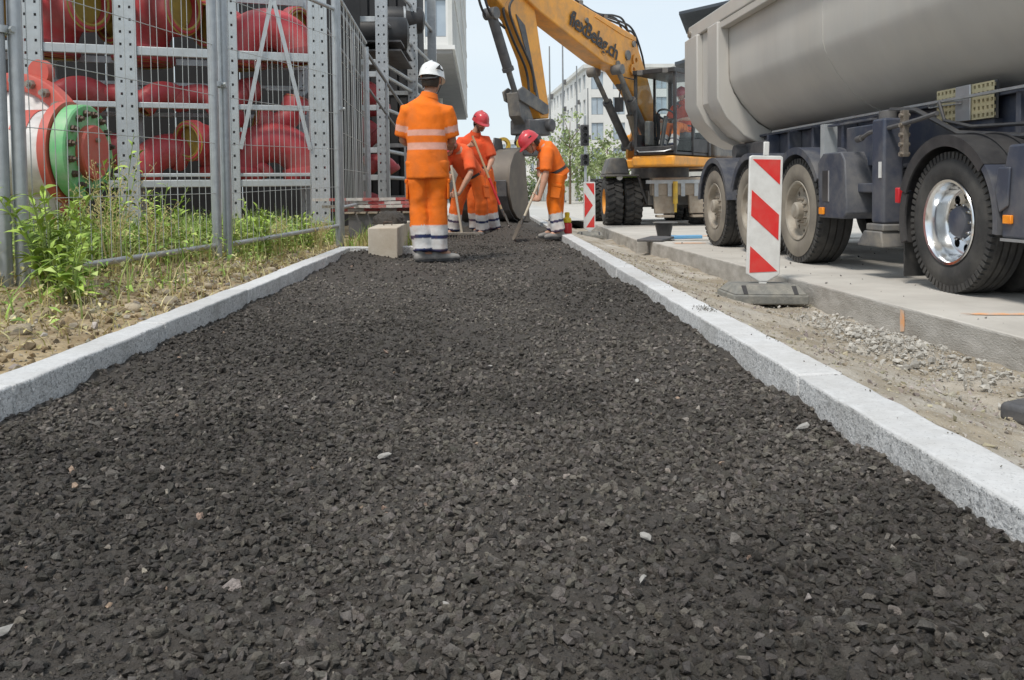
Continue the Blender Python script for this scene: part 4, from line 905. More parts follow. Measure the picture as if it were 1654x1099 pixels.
m = MB(); m.tube([(.3,1.35,1.40),(.3,.95,1.36),(.32,.4,1.14),(.4,-.2,1.08),(.5,-.9,1.1)], .022, 8); m.build('air_hose', 'black_plastic', TR, 40)
m = MB(); m.tube([(.34,.70,1.40),(.34,.62,1.25),(.36,.3,1.18),(.42,-.3,1.16)], .014, 8); m.build('cable', 'black_plastic', TR, 40)
for s, u, mt in ((2.35,1.26,'lamp_red'),(1.95,1.30,'lamp_red'),(1.90,1.30,'white_sheet')):
    m = MB(); m.cyl((.56,s,u),(.599,s,u),.03,n=12); m.build('marker', mt, TR, 40)
m = MB(); m.bb((.012,.96,.82),(.0185,1.0,.95)); m.build('sticker', 'white_sheet', TR)
# perforated board strapped to the chassis
m = MB(); nx, nz_ = 14, 5; w, h = .74, .27
for i in range(nx):
    for j in range(nz_):
        a0, a1 = .26+w*i/nx, .26+w*(i+1)/nx; b0, b1 = 1.245+h*j/nz_, 1.245+h*(j+1)/nz_; g_ = .013; ca, cb = (a0+a1)/2, (b0+b1)/2
        m.add([(.50,a0,b0),(.50,a1,b0),(.50,a1,b1),(.50,a0,b1),(.50,ca-g_,cb-g_),(.50,ca+g_,cb-g_),(.50,ca+g_,cb+g_),(.50,ca-g_,cb+g_),(.52,ca-g_,cb-g_),(.52,ca+g_,cb-g_),(.52,ca+g_,cb+g_),(.52,ca-g_,cb+g_)],
              [(0,1,5,4),(1,2,6,5),(2,3,7,6),(3,0,4,7),(4,5,9,8),(5,6,10,9),(6,7,11,10),(7,4,8,11)])
m.build('perforated_board', 'board_beige', TR)
m = MB(); m.bb((.521,.255,1.24),(.53,1.005,1.52)); m.build('board_back', 'dark_iron', TR)
m = MB(); m.bb((.484,.53,1.245),(.498,.72,1.515)); m.build('board_clamp', 'alu', TR, bevel=.004)
m = MB(); m.tube([(.47,.62,1.38),(.465,.86,1.385),(.47,1.06,1.385),(.47,1.07,1.41),(.465,.86,1.41),(.47,.62,1.405)], .006, 6); m.build('clamp_handle', 'alu', TR, 40)
m = MB(); m.bb((.53,.3,1.2),(.6,.95,1.24)); m.build('board_holder', 'navy', TR)

# ---------------- tractor unit (only its rear end is in view)
TU = thing('tractor_truck', 'dark blue truck tractor with chrome wheel under the front of the trailer', 'truck', TO, TA)
wheel(TU, (0,.02,.495), .495, .30, (-1,0,0), 'chrome')
w2 = wheel(TU, (.33,.02,.495), .495, .30, (-1,0,0), 'plain')
wheel(TU, (TW,.02,.495), .495, .30, (1,0,0), 'plain')
m = MB(); m.cyl((.4,.02,.495),(TW-.4,.02,.495),.09,n=16); m.ell((1.25,.02,.5),(.25,.25,.22)); m.build('drive_axle', 'dark_iron', TU, 40)
for t in (.80,TW-.88):
    m = MB(); m.bb((t,-5,.72),(t+.08,1.15,.915)); m.build('frame_rail', 'navy', TU, bevel=.006)
guard(TU, .02, .585, 22, 140, -.03, .66, 'black_plastic', zc=.50, lip=.06, th=.02)
guard(TU, .02, .565, -18, 21, -.02, .66, 'black_plastic', zc=.50, lip=.05, th=.02)
guard(TU, .02, .590, 141, 186, -.03, .66, 'navy_guard', zc=.50, lip=.03, th=.02)
for t in (.16,.32,.48): guard(TU, .02, .606, 60, 172, t, t+.02, 'black_plastic', name='guard_rib', zc=.50, lip=.0, th=.012)
m = MB(); m.bb((.02,.60,.06),(.6,.615,.52)); m.build('mudflap', 'rubber', TU)
m = MB(); m.prism([(-.012,-.60,.42),(-.012,-.60,.80),(-.012,-.66,1.0),(-.012,-1.7,1.0),(-.012,-1.7,.42)], (.6,0,0)); m.build('side_fairing', 'navy', TU, bevel=.015)
m = MB(); m.prism([(-.03,-.585,.86),(-.03,-.56,.70),(-.03,-.60,.58),(-.03,-.68,.62),(-.03,-.70,.86)], (.016,0,0)); m.build('guard_tab', 'navy_guard', TU, bevel=.006)
m = MB(); m.bb((-.035,-.72,.51),(-.0125,-.64,.565)); m.build('side_lamp', 'lamp_orange', TU, bevel=.006)
m = MB(); m.bb((.0,.66,.62),(.05,.72,.74)); m.build('tail_lamp', 'lamp_red', TU, bevel=.008)
m = MB(); m.bb((-.02,-1.7,.40),(.5,-.6,.418)); m.build('fairing_edge', 'galv', TU)
m = MB(); m.bb((.75,-.8,.93),(1.75,.6,1.02)); m.build('fifth_wheel', 'dark_iron', TU, bevel=.02)
m = MB(); m.bb((.02,-5.2,.5),(2.48,-3.2,3.0)); m.build('cab', 'navy', TU, bevel=.12, seg=4)
for t in (0,TW): wheel(TU, (t,-3.7,.495), .495, .30, (-1 if t == 0 else 1,0,0), 'plain')

# ================================================================== EXCAVATOR
TH = R(-127.954)
EX = thing('wheeled_excavator', 'orange wheeled excavator with raised boom and wide grading bucket', 'excavator', (3.735,18.755,-.1), TH)
def rz_(p): return (p[0]+.45, p[1]+.1)          # boom-plane (r, Z) to local (x, z)
def plate(m, poly, y0, y1): m.prism([(rz_(p)[0], y0, rz_(p)[1]) for p in poly], (0,y1-y0,0))
m = MB(); plate(m, [(-.18,2.0),(.02,1.82),(.30,1.95),(1.05,2.62),(1.69,3.01),(1.75,3.35),(1.30,3.62),(1.06,3.70),(.85,3.60),(.40,2.98)], -.15, .15); m.build('lower_boom', 'exc_orange', EX, bevel=.02)
m = MB(); plate(m, [(1.55,2.98),(2.28,3.07),(4.38,3.68),(5.25,4.02),(5.45,4.20),(5.42,4.40),(5.2,4.48),(3.45,4.08),(1.9,3.86),(1.06,3.74),(1.0,3.55),(1.30,3.30)], -.20, .20); bm_o = m.build('boom', 'exc_orange', EX, bevel=.025, seg=3)
# seam plate and pins on the boom
m = MB(); plate(m, [(1.0,3.62),(1.5,3.66),(2.6,3.86),(2.55,3.9),(1.45,3.76),(1.0,3.70)], .2, .215); m.build('boom_seam', 'exc_orange', EX, bevel=.004)
for r_, Z_, rad in ((1.35,3.30,.10),(1.75,3.08,.07),(5.2,4.22,.10),(1.10,3.55,.06),(2.9,3.75,.05),(4.3,3.98,.05)):
    x, z = rz_((r_,Z_)); m = MB(); m.cyl((x,-.235,z),(x,.235,z),rad,n=20); m.build('pin', 'exc_grey', EX, 40)
for r_, Z_ in ((1.05,3.05),(.95,3.25)):
    x, z = rz_((r_,Z_)); m = MB(); m.lathe([(.05,0),(.12,0),(.12,.03),(.05,.03)], (x,.16,z), (0,1,0), 16, closed=True); m.build('lug', 'exc_orange', EX, 40)
# lettering on the side of the boom that faces the street
cu = bpy.data.curves.new('lettering', 'FONT'); cu.body = 'flexBelag.ch'; cu.size = .36; cu.extrude = .003; cu.shear = .12; cu.space_character = .93; cu.align_x = 'LEFT'; cu.offset = .006
to = bpy.data.objects.new('lettering_tmp', cu); COL.objects.link(to)
dg = bpy.context.evaluated_depsgraph_get(); dg.update(); tme = bpy.data.meshes.new_from_object(to.evaluated_get(dg)); bpy.data.objects.remove(to)
pa, pb = Vector((rz_((3.52,3.60))[0],.2255,rz_((3.52,3.60))[1])), Vector((rz_((1.80,3.15))[0],.2255,rz_((1.80,3.15))[1]))
ux = (pb-pa).normalized(); uz_ = Vector((0,1,0)); uy = uz_.cross(ux)
wid = max(v.co.x for v in tme.vertices); sc_ = (pb-pa).length/wid
mtx = Matrix.Translation(pa) @ Matrix((ux,uy,uz_)).transposed().to_4x4() @ Matrix.Diagonal((sc_,sc_,1,1)); tme.transform(mtx)
tme.materials.clear(); tme.materials.append(MATS['lettering']); o = link('lettering', tme, None, bm_o)
# stick
m = MB(); plate(m, [(5.72,4.25),(5.55,4.68),(5.05,4.75),(4.60,4.35),(4.47,3.9),(4.02,2.05),(4.04,1.90),(4.30,1.88),(4.62,2.85),(5.05,3.45),(5.62,3.78)], -.13, .13); m.build('stick', 'exc_orange', EX, bevel=.02)
m = MB(); plate(m, [(4.75,3.4),(5.0,3.55),(4.55,2.6),(4.42,2.2),(4.35,2.2)], .131, .15); m.build('stick_guard', 'dark_iron', EX, bevel=.004)
def ram(p0, p1, y, r0, r1, fr, mat='dark_iron', name='hydraulic_ram'):
    a = Vector((rz_(p0)[0],y,rz_(p0)[1])); b = Vector((rz_(p1)[0],y,rz_(p1)[1])); c = a.lerp(b,fr)
    m = MB(); m.cyl(a,c,r0,n=16); m.cyl(c-(b-a).normalized()*.06,c,r0*1.18,n=16); m.build(name, mat, EX, 40)
    m = MB(); m.cyl(c,b,r1,n=14); m.build('ram_rod', 'exc_grey' if mat != 'chrome' else 'chrome', EX, 40)
    for p in (a,b):
        m = MB(); m.cyl(p-Vector((0,r0*1.3,0)),p+Vector((0,r0*1.3,0)),r0*1.15,n=16); m.build('ram_eye', 'exc_grey', EX, 40)
ram((5.48,3.50),(4.82,2.22), 0, .085, .05, .68)
for y in (-.27,.27): ram((.50,1.55),(1.86,2.96), y, .085, .05, .62)
ram((.55,1.60),(1.20,2.75), .0, .075, .045, .5, 'exc_brown')
# linkage, tiltrotator, coupler
m = MB(); plate(m, [(5.0,2.30),(4.85,2.38),(4.10,2.12),(4.10,1.98),(4.25,1.95),(4.95,2.15)], -.17, -.135); plate(m, [(5.0,2.30),(4.85,2.38),(4.10,2.12),(4.10,1.98),(4.25,1.95),(4.95,2.15)], .135, .17); m.build('link_arm', 'exc_grey', EX, bevel=.01)
m = MB(); plate(m, [(4.95,2.28),(4.75,2.28),(4.42,1.75),(4.62,1.66),(4.88,1.9)], -.12, .12); m.build('link_rod', 'exc_grey', EX, bevel=.015)
x, z = rz_((4.42,1.72)); 
m = MB(); m.box((x,0,z),(.62,.42,.26)); m.cyl((x-.25,-.3,z+.05),(x-.25,.3,z+.05),.11,n=18); m.build('tilt_head', 'dark_iron', EX, bevel=.03, seg=3)
m = MB(); m.cyl((x+.05,0,z-.13),(x+.12,0,z-.30),.22,n=24); m.build('rotator', 'dark_iron', EX, 40)
for dx, dy in ((.42,.16),(.52,-.2)):
    m = MB(); m.lathe([(.075,-.03),(.13,-.03),(.13,.03),(.075,.03)], (x+dx,dy,z-.30), (.5,1,0), 20, closed=True); m.build('hook_ring', 'yellow_paint', EX, 40)
m = MB(); m.box((x+.25,0,z-.42),(.62,.5,.13)); m.build('coupler', 'dark_iron', EX, bevel=.02)
# bucket, turned on the rotator: axis across the path
BX = rotz(-TH); bw = Vector((.08,14.5,0))-Vector((3.735,18.755,0)); ba = Vector((.93,-.37,0)).normalized(); bn = Vector((-.37,-.93,0)).normalized()
prof = [(-.10,1.42),(.15,1.43),(.38,1.34),(.55,1.16),(.62,.92),(.60,.68),(.48,.46),(.28,.32),(.02,.25),(-.30,.22)]
inn = [(-.10,1.39),(.14,1.40),(.36,1.31),(.52,1.15),(.59,.92),(.57,.69),(.46,.49),(.27,.35),(.02,.28),(-.30,.24)]
def bp(u, w, zz): v = bw+bn*u+ba*w; return BX @ Vector((v.x,v.y,zz))
m = MB(); ring = prof+inn[::-1]; m.loft([[bp(u,w,zz) for u,zz in ring] for w in (-.52,.50)]); m.build('bucket_shell', 'bucket_steel', EX, 30)
for w in (-.55,.50):
    m = MB(); m.prism([bp(u*1.02,w,zz) for u,zz in prof]+[bp(-.36,w,.26),bp(-.22,w,.9)], tuple((BX @ ba.to_4d()).to_3d()*.03)); m.build('bucket_side', 'bucket_steel', EX, bevel=.006)
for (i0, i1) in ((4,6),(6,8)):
    wp = [(prof[i][0]*1.03,prof[i][1]-.004*(i-4)) for i in range(i0,i1+1)]; m = MB(); m.loft([[bp(u,w,zz) for u,zz in wp]+[bp(u*1.03+.0,w,zz-.012) for u,zz in wp[::-1]] for w in (-.5,.48)]); m.build('shaded_wear_plate', 'dark_iron', EX)  # wear plates on the lower back; their dark iron also paints in its shade
m = MB(); m.loft([[bp(u,w,zz) for u,zz in ((-.30,.21),(-.30,.25),(-.50,.235))] for w in (-.54,.52)]); m.build('cutting_edge', 'bucket_steel', EX)
for w in (-.14,.12):
    m = MB(); m.prism([bp(u,w,zz) for u,zz in ((-.15,1.40),(.34,1.38),(.25,1.62),(-.05,1.62))], tuple((BX @ ba.to_4d()).to_3d()*.03)); m.build('bucket_ear', 'dark_iron', EX, bevel=.006)
# hoses
for k, pts in enumerate(([(1.0,3.75),(1.25,4.02),(1.6,4.06),(2.3,4.0),(3.2,4.16),(4.2,4.36),(5.0,4.62)],[(.30,2.9),(.45,3.4),(.85,3.88),(1.4,3.98),(2.4,3.98)],[(5.5,4.3),(5.75,3.9),(5.6,3.5),(5.2,3.3)],[(.62,2.0),(.55,3.0),(.75,3.75),(1.1,3.85)],[(5.0,3.9),(5.3,3.6),(5.1,3.2),(4.7,2.7),(4.6,2.3)])):
    for dy in (-.06,.06):
        m = MB(); q = [Vector((rz_(p)[0],dy+(.17 if k in (4,) else 0),rz_(p)[1])) for p in pts]
        P_ = []
        for i in range(len(q)-1):                       # catmull-rom
            a = q[max(0,i-1)]; b = q[i]; c = q[i+1]; d = q[min(len(q)-1,i+2)]
            for j in range(6):
                t = j/6; P_.append(.5*((2*b)+(c-a)*t+(2*a-5*b+4*c-d)*t*t+(3*b-a-3*c+d)*t**3))
        P_.append(q[-1]); m.tube(P_, .021, 8); m.build('hose', 'black_plastic', EX, 50)
for r_ in (2.0,2.9,3.8):
    x, z = rz_((r_,3.92+(r_-1.9)*.14)); m = MB(); m.bb((x-.04,-.12,z-.03),(x+.04,.12,z+.07)); m.build('hose_clamp', 'exc_grey', EX)
# upper structure
m = MB(); m.prism([(.3,-.72,1.20),(.45,.20,1.20),(1.75,.26,1.20),(1.75,1.18,1.20),(-1.6,1.2,1.20),(-1.9,.7,1.20),(-1.9,-.7,1.20),(-1.6,-.85,1.20)], (0,0,.20)); m.build('platform', 'exc_orange', EX, bevel=.04, seg=3)
m = MB(); m.bb((-1.55,-.84,1.402),(-.35,1.14,1.85)); m.build('engine_hood', 'exc_grey', EX, bevel=.06, seg=3)
m = MB(); m.prism([(-1.56,-1.15,1.15),(-1.56,1.15,1.15),(-2.05,.75,1.15),(-2.05,-.75,1.15)], (0,0,.70)); m.build('counterweight', 'exc_grey', EX, bevel=.06, seg=3)
m = MB(); m.bb((-.3,-.70,1.402),(.25,-.30,1.95)); m.build('tank_housing', 'exc_orange', EX, bevel=.05, seg=3)
for y in (-.27,.22):
    m = MB(); m.prism([(.2,y,1.402),(1.05,y,1.402),(1.0,y,1.7),(.6,y,2.25),(.35,y,2.25)], (0,.05,0)); m.build('boom_bracket', 'exc_orange', EX, bevel=.01)
m = MB(); m.cyl((0,0,.98),(0,0,1.20),.62,n=36); m.build('slew_ring', 'exc_grey', EX, 40)
# cab frame, panes, seat
CX0, CX1, CY0, CY1, CZ0, CZ1 = .10,1.66,.31,1.16,1.42,3.02
def bar(a, b, r, mat='black_plastic', name='cab_pillar'): MB().box([(p+q)/2 for p,q in zip(a,b)], [max(r,abs(q-p)) for p,q in zip(a,b)]).build(name, mat, EX, bevel=.012)
for y in (CY0,CY1):
    bar((CX1,y,CZ0),(CX1,y,CZ1),.06); bar((CX0,y,CZ0),(CX0,y,CZ1),.09); bar((.85,y,CZ0),(.85,y,CZ1),.05)
bar((CX0-.05,CY0-.03,CZ1+.03),(CX1+.08,CY1+.03,CZ1+.03),.09,name='cab_roof')
bar((CX0,CY0,CZ0+.03),(CX1,CY1,CZ0+.03),.06,name='cab_floor')
bar((CX1,CY0,CZ0+.12),(CX1,CY1,CZ0+.12),.10,name='front_sill')
bar((CX0,CY1,CZ0+.06),(.85,CY1,CZ0+.34),.03,name='side_panel')
bar((CX0,CY0,CZ0+.03),(CX0,CY1,CZ0+.5),.05,name='rear_panel')
bar((CX0+.05,CY0,CZ0+.06),(CX1,CY0,CZ0+.42),.02,name='side_panel')
def pane(a, b): MB().box([(p+q)/2 for p,q in zip(a,b)], [max(.006,abs(q-p)) for p,q in zip(a,b)]).build('pane', 'cab_glass', EX)
pane((CX1,CY0+.03,CZ0+.18),(CX1,CY1-.03,CZ1-.02)); pane((.88,CY1,CZ0+.08),(CX1-.03,CY1,CZ1-.02)); pane((CX0+.05,CY1,CZ0+.35),(.82,CY1,CZ1-.02)); pane((CX0+.05,CY0,CZ0+.43),(CX1-.03,CY0,CZ1-.02))
m = MB(); m.box((.48,.73,CZ0+.42),(.46,.46,.14)); m.build('seat', 'dark_iron', EX, bevel=.04, seg=3)
m = MB(); m.box((.26,.73,CZ0+.82),(.12,.46,.72), Matrix.Rotation(R(-10),3,'Y')); m.build('backrest', 'dark_iron', EX, bevel=.05, seg=3)
m = MB(); m.cyl((1.42,.73,CZ0+.06),(1.18,.73,CZ0+.78),.045,n=12); m.lathe([(.165,-.016),(.19,-.016),(.19,.016),(.165,.016)], (1.16,.73,CZ0+.82), (-.5,0,.8), 24, closed=True); m.build('steering_column', 'black_plastic', EX, 40)
m = MB(); m.cyl((.9,.45,CZ0+.1),(.98,.45,CZ0+.75),.04,n=10); m.box((.98,.45,CZ0+.8),(.1,.07,.14)); m.build('joystick', 'black_plastic', EX, bevel=.01)
m = MB(); m.box((1.30,.42,CZ0+.45),(.22,.12,.5)); m.build('side_console', 'exc_grey', EX, bevel=.03)
m = MB(); m.tube([(1.70,CY0,CZ1-.1),(1.95,CY0-.15,CZ1-.05),(1.98,CY0-.2,CZ1-.5)], .014, 6); m.box((1.98,CY0-.2,CZ1-.6),(.05,.18,.28)); m.build('mirror', 'black_plastic', EX, 40)
m = MB(); m.box((1.72,.45,CZ1+.02),(.08,.12,.1)); m.box((1.72,1.0,CZ1+.02),(.08,.12,.1)); m.build('work_lamp', 'exc_grey', EX, bevel=.01)
m = MB(); m.box((1.0,.7,CZ1+.12),(.5,.06,.05)); m.build('wiper_motor', 'black_plastic', EX, bevel=.01)
m = MB(); m.tube([(1.70,.36,CZ0+.1),(1.80,.45,CZ0+.06),(1.80,1.0,CZ0+.06),(1.70,1.1,CZ0+.1)], .014, 6); m.build('grab_rail', 'galv', EX, 40)
# undercarriage, aligned with the road
UX = rotz(-TH)
def U(): return MB(UX)
U().bb((-.45,-1.0,.42),(.45,2.6,.72)).bb((-.62,-.1,.72),(.62,1.2,.98)).build('chassis', 'exc_grey', EX, bevel=.02)
for ya in (-.5,2.05): U().cyl((-1.2,ya,.5),(1.2,ya,.5),.13,n=16).box((0,ya,.5),(.5,.35,.34)).build('axle', 'exc_grey', EX, 40)
def etyre(xc, yc):
    t = bpy.data.objects.new('wheel', None); COL.objects.link(t); t.parent = EX; t.matrix_local = UX @ Matrix.Translation((xc,yc,.5))
    m = MB(); m.lathe([(.27,-.17),(.36,-.185),(.44,-.18),(.485,-.14),(.485,.14),(.44,.18),(.36,.185),(.27,.17)], (0,0,0), (1,0,0), 48)
    for i in range(22):
        for s in (-1,1):
            a = 2*PI*(i+.25*s)/22; e = Vector((0,math.cos(a),math.sin(a))); tt = Vector((1,0,0)).cross(e); rot = Matrix((Vector((1,0,0)),tt,e)).transposed() @ Matrix.Rotation(R(22*s),3,'Z')
            m.box(Vector((.085*s,0,0))+e*.492,(.17,.075,.045),rot)
    m.build('tyre', 'rubber', t, 40)
    m = MB(); m.lathe([(.27,-.17),(.25,-.14),(.22,-.05),(.0,-.04)], (0,0,0), (1,0,0), 32); m.lathe([(.27,.17),(.25,.14),(.22,.05),(.0,.04)], (0,0,0), (1,0,0), 32); m.build('rim', 'exc_orange', t, 40)
for xc in (-1.12,-.72,.72,1.12):
    for yc in (-.5,2.05): etyre(xc, yc)
# front stabiliser beam and legs
U().bb((-.42,-1.32,.62),(.95,-1.02,.98)).build('front_beam', 'exc_brown', EX, bevel=.02)
U().bb((-.55,-1.36,.86),(1.0,-1.30,.93)).build('beam_edge', 'galv', EX)
for xc in (-.16,.55):
    U().prism([(xc-.2,-1.30,.25),(xc+.2,-1.30,.25),(xc+.24,-1.30,.86),(xc-.24,-1.30,.86)], (0,.12,0)).build('stabiliser', 'exc_brown', EX, bevel=.015)
    U().cyl((xc+.2,-1.36,.9),(xc+.2,-1.36,.45),.05,n=12).cyl((xc+.2,-1.36,.45),(xc+.2,-1.36,.28),.03,n=12).build('stabiliser_ram', 'yellow_paint' if xc < 0 else 'dark_iron', EX, 40)
    U().box((xc,-1.28,.2),(.34,.3,.05)).build('stabiliser_foot', 'exc_brown', EX, bevel=.01)
for k in range(5): U().bb((-.38+k*.27,-1.35,.60),(-.30+k*.27,-1.325,.86)).build('beam_rib', 'galv', EX)
U().bb((-1.3,-.95,1.02),(-.62,.1,1.06)).build('fender', 'exc_grey', EX, bevel=.01)
U().prism([(-1.30,-.75,1.06),(-.78,-.75,1.06),(-.85,-.75,1.40),(-1.18,-.75,1.42)], (0,.8,0)).build('tool_box', 'exc_grey', EX, bevel=.04, seg=3)
U().cyl((-1.0,-.82,1.0),(-1.0,-.72,1.0),.06,n=16).build('head_lamp', 'white_sheet', EX, 40)
U().bb((-1.25,-.62,.99),(-.62,-.52,1.02)).build('grass_on_fender', 'leaf_big', EX)
U().tube([(-.62,-.9,1.0),(-.55,-1.0,.7),(-.45,-.95,.45)], .03, 8).build('step_hose', 'black_plastic', EX, 40)
U().bb((.5,-1.0,.45),(.9,-.6,.62)).build('step', 'exc_grey', EX, bevel=.01)

# ================================================================== PEOPLE
def ring_pts(c, tan, ad, ra, rb, n=22):
    tan = tan.normalized(); a = (ad-tan*ad.dot(tan)).normalized(); b = tan.cross(a)
    return [c+a*math.cos(2*PI*i/n)*ra+b*math.sin(2*PI*i/n)*rb for i in range(n)]
def chain(m, secs, ad=None, cap=.6, n=22):
    """closed tube through sections (centre, ra, rb); rounded ends"""
    C = [Vector(s[0]) for s in secs]; k = len(C); rings = []
    def adir(t):
        if ad is not None: return Vector(ad)
        x, _, _ = frame(t); return x
    for i in range(k):
        t = C[min(i+1,k-1)]-C[max(i-1,0)]; ra, rb = secs[i][1], secs[i][2] if len(secs[i]) > 2 else secs[i][1]
        if i == 0:
            for q in (.25,.7,.93): rings.append(ring_pts(C[0]-t.normalized()*min(ra,rb)*cap*math.sqrt(1-q*q), t, adir(t), ra*q, rb*q, n))
        rings.append(ring_pts(C[i], t, adir(t), ra, rb, n))
        if i == k-1:
            for q in (.93,.7,.25): rings.append(ring_pts(C[k-1]+t.normalized()*min(ra,rb)*cap*math.sqrt(1-q*q), t, adir(t), ra*q, rb*q, n))
    m.loft(rings)
def remesh(m, voxel, smooth=3):
    me = bpy.data.meshes.new('tmp'); me.from_pydata(m.v, [], m.f); me.update()
    bm = bmesh.new(); bm.from_mesh(me); bmesh.ops.recalc_face_normals(bm, faces=bm.faces); bm.to_mesh(me); bm.free()
    o = bpy.data.objects.new('tmp', me); COL.objects.link(o)
    r = o.modifiers.new('r','REMESH'); r.mode = 'VOXEL'; r.voxel_size = voxel; r.use_smooth_shade = True
    if smooth: s = o.modifiers.new('s','SMOOTH'); s.factor = .5; s.iterations = smooth
    dg = bpy.context.evaluated_depsgraph_get(); dg.update(); out = bpy.data.meshes.new_from_object(o.evaluated_get(dg)); bpy.data.objects.remove(o); bpy.data.meshes.remove(me)
    out.polygons.foreach_set('use_smooth', [True]*len(out.polygons)); return out
def coords(me):
    c = np.zeros(len(me.vertices)*3, np.float32); me.vertices.foreach_get('co', c); nn = np.zeros_like(c); me.vertices.foreach_get('normal', nn); return c.reshape(-1,3).astype(float), nn.reshape(-1,3).astype(float)
def paint(me, col):
    a = me.attributes.new('col','FLOAT_COLOR','POINT'); c = np.ones((len(me.vertices),4), np.float32); c[:,:3] = col; a.data.foreach_set('color', c.ravel())
def seg_d(P, a, b):
    a = np.array(a); b = np.array(b); ab = b-a; t = np.clip(((P-a)@ab)/(ab@ab),0,1); return np.linalg.norm(P-(a+t[:,None]*ab),axis=1), ((P-a)@ab)/np.linalg.norm(ab)
def folds(P, N, amp, seed, sc=1.0):
    u = P[:,0]*1.0+P[:,1]*.7; w = P[:,2]
    d = fbm(u*8*sc+w*2.2, w*3.2*sc+P[:,1]*3, 1, 3, seed)*1.3 + fbm(u*7*sc+w*7*sc, w*8*sc-u*6, 1, 2, seed+5)*.7
    return P+N*(d*amp)[:,None]

def hand_pts(m, el, g, h, side):
    """hand closed round a handle at g with direction h; returns the wrist point"""
    el = Vector(el); g = Vector(g); h = Vector(h).normalized(); p = (el-g); p = (p-h*p.dot(h)*.75).normalized(); p = (p-h*p.dot(h)); p = p.normalized() if p.length > .05 else frame(h)[0]
    q = h.cross(p)*side; w = g+p*.095+q*.02
    chain(m, [(w,.026,.021),(w.lerp(g,.35),.036,.018),(g+p*.036,.042,.016)], h, n=14)
    for i in range(4):
        o = g+h*((i-1.5)*.021); ln = (.9,1,.96,.8)[i]; pts = []
        for k in range(6):
            a = R(15+k*40*ln); pts.append(o+(p*math.cos(a)+q*math.sin(a))*.026)
        m.tube(pts, [.0095,.0095,.009,.0088,.0085,.007], 8)
    pts = []
    for k in range(4):
        a = R(-5-k*38); pts.append(g+h*(-.045-.004*k)*1.0+(p*math.cos(a)+q*math.sin(a))*.029)
    m.tube([w.lerp(g,.25)-h*.02]+pts, [.014,.0115,.0105,.0095,.008], 8)
    return w
def relaxed_hand(m, w, d, palm, side):
    """slightly curled open hand from wrist w along d, palm normal given"""
    w = Vector(w); d = Vector(d).normalized(); pn = Vector(palm); pn = (pn-d*pn.dot(d)).normalized(); s = d.cross(pn)*side
    chain(m, [(w,.026,.02),(w+d*.045,.038,.016),(w+d*.088,.042,.014)], s, n=14)
    for i in range(4):
        b = w+d*.085+s*((i-1.5)*.021); L = (.068,.078,.073,.058)[i]
        m.tube([b,b+d*L*.4+pn*.004,b+d*L*.72+pn*.018,b+d*L*.9+pn*.036],[.0095,.009,.0085,.007],8)
    m.tube([w+d*.02-s*.025,w+d*.05-s*.05+pn*.01,w+d*.08-s*.056+pn*.022,w+d*.10-s*.05+pn*.032],[.013,.0115,.010,.008],8)

